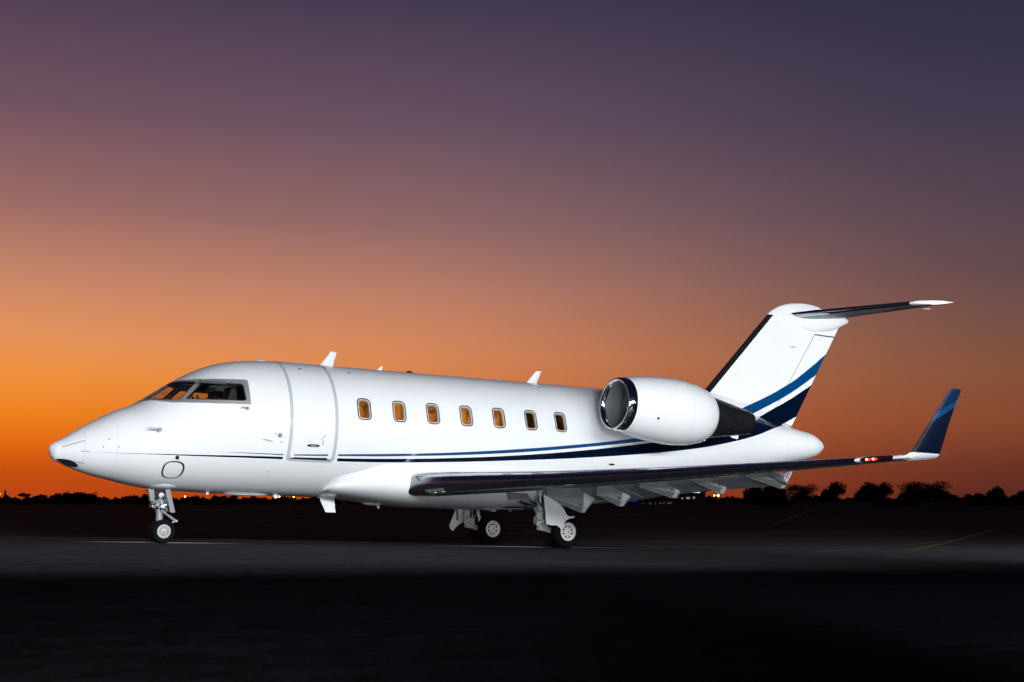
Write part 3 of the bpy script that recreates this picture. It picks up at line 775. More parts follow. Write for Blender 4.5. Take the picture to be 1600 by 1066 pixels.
    # flaps, lowered about 25 degrees, in two panels
    for y0, y1 in ((1.5, 3.28), (3.34, 6.55)):
        rings = []
        for y in (y0, (y0+y1)/2, y1):
            te = li(TEK, y); z = herm(WZK, y)+.03; c = .62 if y < 3.4 else .50; a = math.radians(24); r = []
            for u, v in ((0,0),(.05,.035),(.2,.055),(.5,.045),(1,0),(.5,-.035),(.2,-.045),(.05,-.03)):
                xx, zz = u*c, v*c*1.4; r.append(Vector((te-.18+xx*math.cos(a)+zz*math.sin(a), s*y, z-.03-xx*math.sin(a)+zz*math.cos(a))))
            rings.append(r)
        q = MB().loft(rings); q.build('flap', flap_m, w, sharp=60)
    # aileron outboard
    rings = []
    for y in (6.65, 8.9):
        te = li(TEK, y); z = herm(WZK, y)+.06; r = []
        for u, v in ((0,.03),(.25,.012),(.25,-.012),(0,-.03)): r.append(Vector((te-.02+u*.4, s*y, z+v-.01)))
        rings.append(r)
    MB().loft(rings).build('aileron', under_m, w)
    # flap track fairings: a slab sided keel with a bevelled lower edge and a separate drooped tail
    pods = [(1.9,7.44,1.005,8.292,.743,8.70,1.116),(2.95,7.99,1.093,8.534,.885,9.02,1.291),(4.2,8.145,1.239,8.914,1.06,9.37,1.415),(5.2,8.596,1.375,9.284,1.151,9.75,1.487),(6.35,8.958,1.44,9.784,1.253,10.08,1.555)]
    for y, xs_, zs, xb, zb_, xe, ze in pods:
        wz = herm(WZK, y)+.05; k = 1.0
        def ring(x, ztop, zch, zbot, hw, hb): return [Vector((x, s*y-hw, ztop)), Vector((x, s*y-hw, zch)), Vector((x, s*y-hb, zbot)), Vector((x, s*y+hb, zbot)), Vector((x, s*y+hw, zch)), Vector((x, s*y+hw, ztop))]
        xm = xs_+(xb-xs_)*.55; zm = zs+(zb_-zs)*.5
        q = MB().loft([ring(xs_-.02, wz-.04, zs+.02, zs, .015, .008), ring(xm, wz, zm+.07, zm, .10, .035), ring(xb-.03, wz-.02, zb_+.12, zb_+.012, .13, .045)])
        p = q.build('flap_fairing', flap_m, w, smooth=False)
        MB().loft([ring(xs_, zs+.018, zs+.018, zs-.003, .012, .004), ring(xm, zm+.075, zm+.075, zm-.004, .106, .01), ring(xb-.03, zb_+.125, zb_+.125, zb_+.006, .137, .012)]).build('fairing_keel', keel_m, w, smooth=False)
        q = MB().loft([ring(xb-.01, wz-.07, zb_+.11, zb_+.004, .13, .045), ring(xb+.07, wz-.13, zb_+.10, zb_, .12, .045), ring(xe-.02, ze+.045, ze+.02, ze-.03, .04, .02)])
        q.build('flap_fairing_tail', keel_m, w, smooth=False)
        MB().cyl((xb-.12, s*y-.15, zb_+.16), (xb-.12, s*y+.15, zb_+.16), .018).build('hinge_bolt', steel, w)
    # flap links seen between the fairings
    for y, z in ((3.6, 1.27), (4.75, 1.36)): 
        xx = li(TEK, y)+.02; MB().cyl((xx-.05, s*y, z-.03), (xx+.38, s*y+s*.1, z+.02), .012).build('flap_rod', steel, w)
    MB().prism([(9.62,1.44),(9.74,1.43),(9.92,1.33),(9.84,1.32)], s*5.75-.02, s*5.75+.02).build('flap_end_plate', paint, w)
    # winglet
    q = MB(); rings = []
    SP = [(0,9.68,10.50,9.40,1.735),(.06,9.74,10.50,9.455,1.775),(.13,9.83,10.51,9.49,1.85),(.3,9.95,10.55,9.54,2.05),(.55,10.14,10.60,9.62,2.35),(.8,10.32,10.66,9.71,2.66),(.97,10.455,10.71,9.78,2.89),(1,10.50,10.70,9.785,2.91)]
    US_ = [(1-math.cos(PI*i/13))/2 for i in range(14)]
    prof = [(u, yt(1, u)/.5) for u in US_]+[(u, -yt(1, u)/.5) for u in US_[-2:0:-1]]
    def spi(f, k):
        return herm([(p[0], p[k]) for p in SP], f)
    for f_ in [0,.03,.06,.09,.13,.2,.3,.4,.5,.6,.7,.8,.88,.94,.97,.99,1]:
        a, b, y, z = (spi(f_, k) for k in (1,2,3,4)); th = .05*(1-.6*f_)*(.25 if f_ > .995 else .8 if f_ > .98 else 1); g = max(0, min(1, f_/.13))*PI/2*.95
        rings.append([Vector((a+(b-a)*u, s*(y-v*th*math.sin(g)), z+.02*u*(1-f_)+v*th*math.cos(g))) for u, v in prof])
    q.loft(rings); wl = q.build('winglet', winglet_m, w, sharp=60)
    q = MB()
    for x, y, z in ((10.70,9.77,2.80),(10.66,9.73,2.62)): q.cyl((x, s*y, z), (x+.16, s*y, z-.01), .004, .002, 5)
    for y in (8.9, 9.1, 8.4, 7.9, 9.35): x = li(TEK, y)+(.1 if y < 8.95 else 0); z = herm(WZK, y)+.05; q.cyl((x, s*y, z), (x+.16, s*y, z-.05), .004, .002, 5)
    q.build('static_wick', hose_m, w)
    return w
def winglet_material():
    m = bpy.data.materials.new('winglet_blue'); m.use_nodes = True; n = m.node_tree; b = n.nodes['Principled BSDF']
    b.inputs['Roughness'].default_value = .5; b.inputs['Specular IOR Level'].default_value = .3
    tc = n.nodes.new('ShaderNodeTexCoord'); s = n.nodes.new('ShaderNodeSeparateXYZ'); n.links.new(tc.outputs['Object'], s.inputs[0])
    sl = n.nodes.new('ShaderNodeMath'); sl.operation = 'MULTIPLY_ADD'; n.links.new(s.outputs[0], sl.inputs[0]); sl.inputs[1].default_value = -.55; n.links.new(s.outputs[2], sl.inputs[2])  # z - .55 x
    r = n.nodes.new('ShaderNodeMapRange'); r.inputs[1].default_value = -4.2; r.inputs[2].default_value = -2.7; n.links.new(sl.outputs[0], r.inputs[0])
    c = n.nodes.new('ShaderNodeValToRGB'); c.color_ramp.interpolation = 'CONSTANT'; e = c.color_ramp.elements
    def pos(z, x): return (z-.55*x+4.2)/1.5
    e[0].position = 0; e[0].color = navy
    e[1].position = pos(2.36, 10.2); e[1].color = lin(0,62,100)
    a = e.new(pos(2.50, 10.25)); a.color = lin(0,34,64)
    n.links.new(r.outputs[0], c.inputs[0])
    # white root
    g = n.nodes.new('ShaderNodeMath'); g.operation = 'LESS_THAN'; n.links.new(s.outputs[2], g.inputs[0]); g.inputs[1].default_value = 1.82
    mx = n.nodes.new('ShaderNodeMix'); mx.data_type = 'RGBA'; n.links.new(g.outputs[0], mx.inputs[0]); n.links.new(c.outputs[0], mx.inputs[6]); mx.inputs[7].default_value = (*WHITE, 1)
    n.links.new(mx.outputs[2], b.inputs['Base Color']); return m
winglet_m = winglet_material()
for s in (-1, 1): wing(s)

# --- engines
def engine(s):
    tiltM = Matrix.Rotation(.055, 4, 'Y') if True else None
    e = MB(); c = Vector((8.84, s*2.30, 3.06))
    prof = [(.568,.17),(.60,.25),(.655,.55),(.70,.95),(.722,1.35),(.722,1.6),(.69,1.95),(.61,2.28),(.53,2.42),(.492,2.47),(.470,2.465),(.44,2.3)]
    T = tiltM.to_3x3()
    nac = e.lathe([(r+.004, h) for r, h in prof], c, 'x', 64, T).build('engine', paint, jet, sharp=50)
    # polished lip
    lip = [(.462,.11),(.470,.08),(.487,.035),(.515,.004),(.54,.0),(.558,.02),(.575,.08),(.582,.13),(.589,.18),(.586,.20)]
    MB().lathe(lip, c, 'x', 64, T).build('intake_lip', chrome_lip, nac, sharp=80)
    MB().lathe([(.4625,.105),(.448,.22),(.44,.34),(.436,.45),(.43,.70),(.02,.71)], c, 'x', 48, T).build('intake_duct', inlet_m, nac, sharp=40)
    q = MB()
    for i in range(28):
        a = 2*PI*i/28; rings = []
        for r, tw, ch in ((.13,.35,.05),(.28,.75,.06),(.425,1.05,.065)):
            ct = Vector((.52, r*math.cos(a), r*math.sin(a))); tg = Vector((0, -math.sin(a), math.cos(a)))
            ax = Vector((math.cos(tw), 0, 0))+tg*math.sin(tw); nn = ax.cross(Vector((0, math.cos(a), math.sin(a)))).normalized()*.004
            rings.append([c+T @ (ct-ax*ch+nn), c+T @ (ct+ax*ch+nn), c+T @ (ct+ax*ch-nn), c+T @ (ct-ax*ch-nn)])
        q.loft(rings)
    q.build('fan', fan_m, nac, smooth=False)
    MB().lathe([(.0,.33),(.03,.34),(.08,.41),(.13,.50),(.14,.58)], c, 'x', 32, T).build('spinner', fan_m, nac)
    # exhaust: dark tapering cone and nozzle
    MB().lathe([(.478,2.45),(.455,2.62),(.40,2.95),(.335,3.32),(.28,3.62),(.255,3.74),(.245,3.75),(.235,3.70),(.22,3.3),(.02,3.28)], c, 'x', 48, T).build('exhaust_nozzle', exhaust_m, nac, sharp=60)
    q = MB()
    for a in (2.5, 3.6): 
        for h, r in ((2.85,.425),(3.5,.308)):
            ct = c+T @ Vector((h, r*math.cos(a), r*math.sin(a))); q.cyl(ct, ct+(T @ Vector((.09,0,-.016))), .018, .01)
    q.build('drain_mast', steel, nac)
    # vertical fin shaped drain fairings under the cowl
    MB().prism([(11.92,2.60),(12.36,2.66),(12.28,2.47),(12.12,2.50)], s*2.25-.02, s*2.25+.02).build('cowl_strake', paint, nac)
    MB().prism([(11.0,2.44),(11.32,2.50),(11.30,2.38),(11.20,2.39)], s*2.3-.02, s*2.3+.02).build('cowl_strake', paint, nac)
    # round dimple on the cowl, and cowl split lines
    for h, r0 in ((1.62,.728), (.26,.610)):
        MB().lathe([(r0, h), (r0, h+.006)], c, 'x', 96, T).build('cowl_joint', faint, nac)
    a = 3.55 if s < 0 else -.4
    ct = c+T @ Vector((.72, .675*math.cos(a), .675*math.sin(a))); nn = T @ Vector((0, math.cos(a), math.sin(a)))
    MB().cyl(ct-nn*.005, ct+nn*.022, .026, .024).build('cowl_vent', dark_seal, nac)
    # pylon
    rings = []
    for y in (1.05, 1.72):
        r = []
        for u, v in ((0,0),(.04,.5),(.2,.95),(.5,1),(.8,.6),(1,.05),(.8,-.6),(.5,-1),(.2,-.95),(.04,-.5)): r.append(Vector((9.9+(2.9 if y < 1.5 else 2.35)*u, s*y, 2.93-.1*u+v*.13)))
        rings.append(r)
    MB().loft(rings).build('pylon', paint, jet, sharp=60)
    return nac
chrome_lip = mat('polished_lip', (.62,.63,.66), .10, metal=1)
for s in (-1, 1): engine(s)

# --- fin, rudder, bullet, tailplane
def fin_le(z): return 13.124+(z-3.755)*.9834
def fin_te(z): return 16.0+(z-3.0)*.6312
def hinge(z): return 15.242+(z-3.26)*.6987
def fin_t(z): return .175-(z-3)*.028
def fsec(xa, xb, z, le, te, n=30, off=0):
    up = []
    for i in range(n+1):
        k = i/n; k = k*k*.6+k*.4; x = xa+(xb-xa)*k; u = max(0, min(1, (x-le)/(te-le)))
        up.append((x, yt(1, u)/.5*fin_t(z)*1.0+off))
    return [Vector((x, -y, z)) for x, y in up]+[Vector((x, y, z)) for x, y in up[::-1]]
zs = [3.0+i*.15 for i in range(18)]; ZS = zs+[5.56]
q = MB(); q.loft([fsec(fin_le(z), hinge(z), z, fin_le(z), fin_te(z)) for z in [z for z in ZS]])
fin = q.build('fin', livery, jet, sharp=40)
q = MB()
TOP = [(5.56,None,None),(5.7,None,None),(5.85,None,None),(5.97,15.30,17.75),(6.06,15.42,17.75),(6.14,15.555,17.6),(6.20,15.68,17.42),(6.26,15.87,17.2),(6.305,16.07,17.0),(6.335,16.32,16.85),(6.342,16.5,16.7)]
rings = []
for z, a, b in TOP:
    a = a or fin_le(z); b = b or fin_te(z); r = []; k = 1 if z < 6 else max(.12, math.sqrt(max(0, 1-((z-6)/.345)**2)))
    for i in range(41):
        u = i/40; u = u*u*.6+u*.4; r.append((a+(b-a)*u, yt(1, u)/.5*fin_t(z)*k))
    rings.append([Vector((x, -y, z)) for x, y in r]+[Vector((x, y, z)) for x, y in r[::-1]])
q.loft(rings); q.build('fin_cap', paint, fin, sharp=50)
q = MB(); q.loft([fsec(hinge(z)+.022, fin_te(z), z, fin_le(z), fin_te(z)) for z in [3.10+i*.15 for i in range(16)]+[5.50, 5.53]])
q.build('rudder', livery, jet, sharp=40)
MB().prism([(hinge(3.1)+.0,3.1),(hinge(3.1)+.03,3.1),(hinge(5.55)+.03,5.55),(hinge(5.55),5.55)], -.05, .05).build('rudder_gap', dark_seal, fin)
MB().prism([(hinge(5.5)+.02,5.515),(fin_te(5.52)-.03,5.535),(fin_te(5.56)-.03,5.56),(hinge(5.56)-.02,5.56)], -.03, .03).build('rudder_gap', dark_seal, fin)
# leading edge boot, the dark sky's reflection put into its metal colour
q = MB(); rings = []
for i in range(14):
    z = 3.62+(5.93-3.62)*i/13; le, te = fin_le(z), fin_te(z); r = fsec(le, le+.155, z, le, te, 8, .004)
    r = [v+Vector((-.006, 0, 0)) for v in r]; rings.append(r[8::-1]+r[:8:-1] if False else r[:9][::-1]+r[9:][::-1])
q.loft(rings, close=False, cap=False); q.build('fin_leading_edge', dark_metal, fin, sharp=80)
# dorsal fairing at the foot of the fin
q = MB(); rings = []
for x, w, h in ((11.3,.02,3.60),(11.9,.10,3.66),(12.6,.16,3.74),(13.2,.19,3.83),(13.8,.20,3.85),(14.6,.19,3.7),(15.4,.13,3.4),(16.1,.04,3.05)):
    b = zt(x)-.25; rings.append([Vector((x, -w*1.9, b)), Vector((x, -w*1.2, b+(h-b)*.45)), Vector((x, -w*.6, b+(h-b)*.85)), Vector((x, 0, h)), Vector((x, w*.6, b+(h-b)*.85)), Vector((x, w*1.2, b+(h-b)*.45)), Vector((x, w*1.9, b))])
q.loft(rings); q.build('dorsal_fairing', livery, jet, sharp=80)
# bullet fairing
q = MB(); rings = []
for x, zc, ht, hb, w in ((15.88,5.97,.01,.02,.15),(16.0,5.96,.10,.14,.17),(16.3,5.95,.16,.30,.17),(16.7,5.96,.19,.40,.18),(17.1,5.99,.19,.36,.18),(17.5,6.02,.17,.32,.18),(17.9,6.03,.10,.16,.11),(18.08,6.03,.05,.08,.06),(18.14,6.03,.02,.03,.02)):
    rings.append([Vector((x, w*math.sin(a), zc+(ht if math.cos(a) > 0 else hb)*math.cos(a))) for a in [2*PI*i/24 for i in range(24)]])
q.loft(rings); q.build('tail_fairing', paint, jet, sharp=60)
MB().box((16.95,-.19,6.03),(1.2,.02,.02)).build('fairing_joint', faint, fin)
def tailplane(s):
    def sec(y, u, up, off=0):
        k = y/3.1; le = 15.90+1.56*k; te = 17.95+.67*k
        if y > 3.0: le += (y-3.0)*2.2
        c = te-le; z = 5.985+.075*k+.11*u; return Vector((le+c*u, s*y, z+up*(yt(.10, u)*c+off)))
    US = [.08,.15,.25,.4,.55,.7,.85,1.0]; ys = [.05,.5,1,1.5,2,2.5,2.85,3.0,3.06]
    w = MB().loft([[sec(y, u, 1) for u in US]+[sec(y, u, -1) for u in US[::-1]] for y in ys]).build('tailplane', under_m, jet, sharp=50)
    UL = [.09,.05,.025,.008]
    MB().loft([[sec(y, u, 1, .002) for u in UL]+[sec(y, 0, 1)]+[sec(y, u, -1, .002) for u in UL[::-1]] for y in (.05,.5,1,1.5,2,2.5,2.84)], close=False, cap=False).build('leading_edge', chrome, w, sharp=80)
    q = MB().loft([[sec(y, u, 1, .003) for u in US[::-1]+[.05,.025,.008]]+[sec(y, 0, 1)+Vector((-.003,0,0))]+[sec(y, u, -1, .003) for u in [.008,.025,.05]+US] for y in (2.84, 2.92, 3.0, 3.05, 3.1)]); q.build('tip_cap', paint, w, sharp=60)
    MB().prism([(18.0,6.0),(18.22,6.015),(18.2,6.0),(18.02,5.985)], s*2.7-.015, s*2.7+.015).build('balance_horn', paint, w)
    MB().cyl(sec(1.2, 1, 1)+Vector((.01,0,0)), sec(2.9, 1, 1)+Vector((.01,0,0)), .008).build('elevator_edge', hose_m, w)
for s in (-1, 1): tailplane(s)
# tail cone tip light and fin details
MB().lathe([(.0,.13),(.012,.12),(.03,.05),(.05,.0)], (17.05, 0, 2.61), 'x', 16).build('tail_light', mat('clear_lens', (.8,.7,.65), .1, coat=1), jet)
MB().box((16.0,-.155,5.13),(.16,.012,.018)).build('fin_probe', frame_metal, fin)
q = MB()
for z in (4.9, 4.5, 5.1): q.cyl((fin_te(z), 0, z), (fin_te(z)+.16, 0, z-.03), .004, .002, 5)
q.build('static_wick', hose_m, fin)
vline(15.35, 2.25, 2.95, .005, 'panel_joint', faint, fus)
ribbon([(14.6,3.05),(14.9,2.99),(15.2,2.96),(15.6,2.98)], .007, 'panel_joint', faint, fus)

# --- landing gear
def wheel(parent, x, y, z, R, rim, w, face, holes=8):
    tw = w/2
    prof = [(rim,-tw*.75),(rim+.02,-tw*.92),(rim+(R-rim)*.45,-tw),(R*.93,-tw*.86),(R*.985,-tw*.55),(R,-tw*.2),(R,tw*.2),(R*.985,tw*.55),(R*.93,tw*.86),(rim+(R-rim)*.45,tw),(rim+.02,tw*.92),(rim,tw*.75)]
    t = MB().lathe(prof, (x, y, z), 'y', 48).build('tyre', tyre_m, parent)
    for g in (-.35, 0, .35):
        pass
    # rim dish facing `face` (+1/-1 along y)
    f = face; yo = y+f*tw*.62
    MB().lathe([(rim+.004, y+f*tw*.80-yo), (rim-.012, y+f*tw*.86-yo), (rim-.03, y+f*tw*.62-yo), (rim-.032, f*-.05)], (x, yo, z), 'y', 48).build('rim', rim_m, parent)
    q = MB(); ri, ro = rim*.42, rim-.03; n = holes; k = 6
    # spoked disc: solid sectors between openings
    for i in range(n):
        a0 = 2*PI*(i-.25)/n; a1 = 2*PI*(i+.25)/n; V = []
        for yy in (yo+f*.004, yo-f*.03):
            for j in range(k+1):
                a = a0+(a1-a0)*j/k
                V.append((x+ri*math.cos(a), yy, z+ri*math.sin(a))); V.append((x+ro*math.cos(a), yy, z+ro*math.sin(a)))
        m_ = 2*(k+1); F = [(2*j, 2*j+1, 2*j+3, 2*j+2) for j in range(k)]+[(m_+2*j, m_+2*j+2, m_+2*j+3, m_+2*j+1) for j in range(k)]+[(0, m_, m_+1, 1), (2*k, 2*k+1, m_+2*k+1, m_+2*k)]
        q.add(V, F)
    q.lathe([(ri*1.06,-f*.03),(ri*1.06,f*.006),(rim*.24,f*.012),(rim*.22,f*.03),(.001,f*.034)], (x, yo, z), 'y', 32)
    q.lathe([(ro*1.04,f*.002),(ro*.88,f*.006),(ro*.88,-f*.03)], (x, yo, z), 'y', 48)
    q.build('wheel_disc', rim_m, parent, sharp=30)
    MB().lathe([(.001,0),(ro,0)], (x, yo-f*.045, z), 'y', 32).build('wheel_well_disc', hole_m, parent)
    MB().lathe([(.001,f*.045),(rim*.13,f*.043),(rim*.15,f*.03)], (x, yo, z), 'y', 16).build('hub_cap', gear_m, parent)
    q = MB()
    for i in range(n):
        a = 2*PI*(i+.0)/n; c = Vector((x+rim*.72*math.cos(a), yo, z+rim*.72*math.sin(a))); q.cyl(c-Vector((0, f*.002, 0)), c+Vector((0, f*.012, 0)), .009, .008, 6)
    q.build('wheel_bolt', steel, parent)

gear_ng = mat('gear_grey_paint_darkened', (.26,.29,.30), .42, metal=.3, var=.5, vscale=22)  # nose gear copy, darkened to offset the strong lamp near it
rim_ng = mat('nose_wheel_white_dim', (.48,.47,.45), .4, var=.15, vscale=40)  # wheel white darkened for the same lamp
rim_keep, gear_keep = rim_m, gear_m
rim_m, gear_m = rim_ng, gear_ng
under_l = mat('torque_grey', (.42,.44,.46), .35, metal=.3)
ng = empty('nose_gear', jet)
for y, f in ((-.135, -1), (.135, 1)): wheel(ng, .0, y, .225, .225, .125, .115, f, 10)
x0 = -.065
MB().cyl((x0-.02,0,1.05),(x0,0,.60),.085,.08).cyl((x0,0,.63),(x0,0,.60),.075,.075).cyl((x0,0,.86),(x0,0,.83),.078,.078).build('strut', gear_m, ng)
MB().cyl((x0,0,.60),(x0+.015,0,.42),.068).cyl((x0+.015,0,.42),(x0+.03,0,.27),.042).build('piston', gear_m, ng)
MB().box((x0+.03,0,.35),(.13,.12,.16)).cyl((x0+.06,-.13,.225),(x0+.06,.13,.225),.03).box((x0+.0,0,.46),(.10,.10,.07)).build('axle_fork', gear_m, ng, bevel=.01)
MB().tube([(x0+.03,-.03,.62),(x0+.32,-.02,.42)],.022).tube([(x0+.03,.04,.62),(x0+.32,.03,.42)],.018).cyl((x0+.32,-.06,.42),(x0+.32,.06,.42),.022).tube([(x0+.32,0,.42),(x0+.22,0,.37),(x0+.08,0,.31)],.02).build('torque_link', under_l, ng)
MB().tube([(x0-.18,-.13,1.03),(x0-.15,-.12,.79),(x0-.02,-.07,.72)],.028).tube([(x0-.18,.13,1.03),(x0-.15,.12,.79),(x0-.02,.07,.72)],.028).cyl((x0-.2,-.2,.77),(x0-.1,-.16,.77),.045).cyl((x0+.12,-.12,.95),(x0+.03,-.06,.70),.03,.022).box((x0-.04,-.09,.75),(.17,.07,.12)).box((x0+.11,-.08,.80),(.12,.08,.10)).cyl((x0-.16,-.09,.68),(x0+.10,-.09,.66),.024).cyl((x0+.10,-.05,1.0),(x0+.14,-.05,.72),.03).build('steering_actuator', gear_m, ng, bevel=.006)
q = MB(); rnd = random.Random(3)
for i in range(16):
    p = Vector((x0+rnd.uniform(-.15,.16), rnd.uniform(-.14,-.03), rnd.uniform(.82,1.02))); pts = [p]
    for k in range(4): p = p+Vector((rnd.uniform(-.06,.07), rnd.uniform(-.03,.03), -rnd.uniform(.03,.10))); pts.append(p)
    q.tube(pts, rnd.choice((.006,.009)), 6)
q.build('hydraulic_line', hose_m, ng)
q = MB()
for i in range(14):
    c = Vector((x0+rnd.uniform(-.14,.16), rnd.uniform(-.13,-.07), rnd.uniform(.64,.98))); q.cyl(c, c+Vector((rnd.uniform(-.03,.03), -.03, rnd.uniform(-.05,.05))), rnd.uniform(.012,.024), None, 8)
q.build('fitting', steel, ng)['kind'] = 'stuff'
MB().cyl((x0-.02,-.12,.90),(x0-.02,-.17,.90),.05).build('taxi_lamp', steel, ng)
MB().cyl((x0-.15,-.06,.70),(x0-.19,-.06,.70),.04).build('taxi_lamp', steel, ng)
MB().prism([(-.05,1.04),(.045,1.04),(.175,.60),(.155,.57),(.075,.585),(.06,.66)], -.24, -.215).build('gear_door', under_m, ng, bevel=.005)
MB().prism([(-.05,1.04),(.045,1.04),(.175,.60),(.075,.585)], .215, .24).build('gear_door', under_m, ng, bevel=.005)
MB().prism([(-.36,1.02),(-.25,1.0),(-.235,.79),(-.30,.78)], -.235, -.215).build('gear_door', under_m, ng, bevel=.005)
# rounded blister in front of the nose gear bay and the bay itself
q = MB(); rings = []
for i in range(13):
    x = -.60+1.12*i/12; k = math.sin(PI*(i+.15)/12.3)**.6; rings.append([Vector((x, .50*k*math.cos(a), 1.15-(.158*k)*math.sin(a)**.8 if math.sin(a) > 0 else 1.16)) for a in [PI*j/16 for j in range(17)]])
q.loft(rings, close=False); q.build('nose_gear_blister', paint, jet, sharp=70)
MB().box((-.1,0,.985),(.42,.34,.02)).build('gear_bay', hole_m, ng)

rim_m, gear_m = rim_keep, gear_keep
def main_gear(s):
    g = empty('main_gear', jet)
    Y = s*1.59
    for dy, f in ((-.21, -1), (.21, 1)): wheel(g, 7.99, Y+dy, .343, .343, .185, .215, f, 8)
    MB().cyl((7.50,Y,1.25),(7.48,Y,.72),.085,.08).cyl((7.48,Y,.74),(7.48,Y,.68),.105,.105).box((7.50,Y,.60),(.16,.17,.30)).box((7.53,Y,.44),(.2,.15,.16)).build('strut', gear_m, g, bevel=.015)
    MB().tube([(7.47,Y,.42),(7.75,Y,.36),(7.99,Y,.343)],.06,12).cyl((7.99,Y-.24,.343),(7.99,Y+.24,.343),.045).build('trailing_arm', gear_m, g)
    MB().cyl((7.62,Y,1.05),(7.82,Y,.46),.055,.045).cyl((7.60,Y,1.1),(7.68,Y,.86),.075,.07).build('shock_absorber', gear_m, g)
    MB().tube([(7.46,Y-s*.02,.80),(7.20,Y-s*.45,.97),(7.15,s*1.0,1.0)],.03).tube([(7.46,Y,.86),(7.28,Y-s*.42,1.08)],.022).build('side_brace', steel, g)
    MB().cyl((7.44,Y-.12,.80),(7.44,Y+.12,.80),.062).cyl((7.44,Y-.13,.52),(7.44,Y+.13,.52),.05).box((7.40,Y,.56),(.09,.14,.16)).box((7.40,Y-.06,.66),(.1,.1,.16)).build('pivot_joint', gear_m, g, bevel=.012)
    rnd = random.Random(5); q = MB()
    for i in range(16):
        p = Vector((7.42+rnd.uniform(-.08,.16), Y-.11+rnd.uniform(-.04,.1), rnd.uniform(.9,1.2))); pts = [p]
        for k in range(5): p = p+Vector((rnd.uniform(-.05,.06), rnd.uniform(-.03,.03), -rnd.uniform(.05,.14))); pts.append(p)
        q.tube(pts, rnd.choice((.007,.010,.013)), 6)
    q.build('hydraulic_line', hose_m, g)
    q = MB()
    for i in range(18):
        c = Vector((7.44+rnd.uniform(-.1,.16), Y-.12+rnd.uniform(-.03,.05), rnd.uniform(.42,1.1))); q.cyl(c, c+Vector((rnd.uniform(-.05,.05), -.03, rnd.uniform(-.07,.07))), rnd.uniform(.012,.03), None, 8)
    q.build('fitting', gear_m, g)['kind'] = 'stuff'
    D = [(7.28,1.10),(7.31,.82),(7.35,.50),(7.45,.47),(7.61,.47),(7.69,.42),(7.725,.37),(7.755,.39),(7.78,.50),(7.83,.57),(7.90,.61),(8.04,.635),(8.045,.67),(7.90,.66),(7.84,.70),(7.76,.83),(7.60,.95),(7.44,1.03)]
    if s > 0: D = [(7.52,1.0),(7.42,.84),(7.23,.40),(7.27,.31),(7.33,.27),(7.40,.36),(7.52,.45),(7.66,.51),(7.78,.62),(7.80,.9),(7.75,1.02)]
    m = MB().prism(D, Y+s*.43, Y+s*.455); m.build('gear_door', paint, g, bevel=.006)
    q = MB(); q.prism([(7.36,1.05),(7.42,1.04),(7.46,.52),(7.40,.52)], Y+s*.40, Y+s*.43); q.prism([(7.60,.95),(7.66,.90),(7.60,.50),(7.55,.50)], Y+s*.40, Y+s*.43); q.build('door_rib', under_m, g)
    # bay in the belly
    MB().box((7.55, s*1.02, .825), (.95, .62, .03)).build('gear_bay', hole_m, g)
    MB().prism([(6.75,1.13),(7.2,1.12),(7.3,.98),(6.8,.98)], s*1.42, s*1.5).build('bay_panel', under_m, g)
for s in (-1, 1): main_gear(s)
# bits on the belly between the wheels
MB().prism([(6.65,.815),(6.95,.81),(6.90,.755),(6.72,.765)], -.5, -.3).prism([(7.0,.81),(7.7,.815),(7.7,.79),(7.0,.785)], -.55, -.5).prism([(7.25,.80),(7.33,.80),(7.37,.74),(7.32,.74)], -.6, -.58).build('belly_drain', under_m, jet)

# ================================================================== BACKDROP
leaf_m = mat('dark_foliage', (.035,.045,.025), .9, spec=.1, var=.3, vscale=.5)
bark_m = mat('bark', (.06,.045,.035), .9, spec=.1)
def px2w(px, dist):
    a = YAW+math.atan((px-800)/1938.3); return Vector((-6.373+dist*math.sin(a)/1, -23.921+dist*math.cos(a), 0))
def crown_mesh(seed, shape, H, Wd):
    """leaf clumps scattered through several lobes: open, uneven outline"""
    rnd = random.Random(seed); V = []; F = []; lobes = []
    nl = rnd.randint(12, 16) if shape in ('round', 'low') else rnd.randint(7, 10)
    for i in range(nl):
        if shape == 'round': c = (rnd.uniform(-.33,.33)*Wd, rnd.uniform(-.3,.3)*Wd, H*(.16+.64*(i/nl))); r = (Wd*rnd.uniform(.20,.32), Wd*.25, H*rnd.uniform(.16,.25))
        elif shape == 'flat': c = (rnd.uniform(-.36,.36)*Wd, rnd.uniform(-.3,.3)*Wd, H*rnd.uniform(.74,.88)); r = (Wd*rnd.uniform(.14,.24), Wd*.2, H*rnd.uniform(.07,.12))
        elif shape == 'cone': t = i/(nl-1); c = (rnd.uniform(-.04,.04)*Wd, 0, H*(.15+.78*t)); r = (Wd*(.5-.42*t), Wd*(.5-.42*t), H*.09)
        else: c = (rnd.uniform(-.42,.42)*Wd, rnd.uniform(-.3,.3)*Wd, H*(.08+.6*(i/nl))); r = (Wd*rnd.uniform(.12,.22), Wd*.2, H*rnd.uniform(.15,.28))
        lobes.append((c, r))
    for i in range(5600):
        c, r = rnd.choice(lobes); v = Vector((rnd.gauss(0,1), rnd.gauss(0,1), rnd.gauss(0,1))).normalized()*(rnd.random()**.45)*rnd.uniform(.8,1.18)
        p = Vector((c[0]+v.x*r[0], c[1]+v.y*r[1], c[2]+v.z*r[2])); a = Vector((rnd.gauss(0,1), rnd.gauss(0,1), rnd.gauss(0,1))).normalized(); b = a.orthogonal().normalized(); s = H*rnd.uniform(.022,.042)
        k = len(V); V += [p+a*s, p+b*s*.8, p-a*s*.7, p-b*s*.6]; F.append((k, k+1, k+2, k+3))
    return V, F, lobes
tree_protos = []
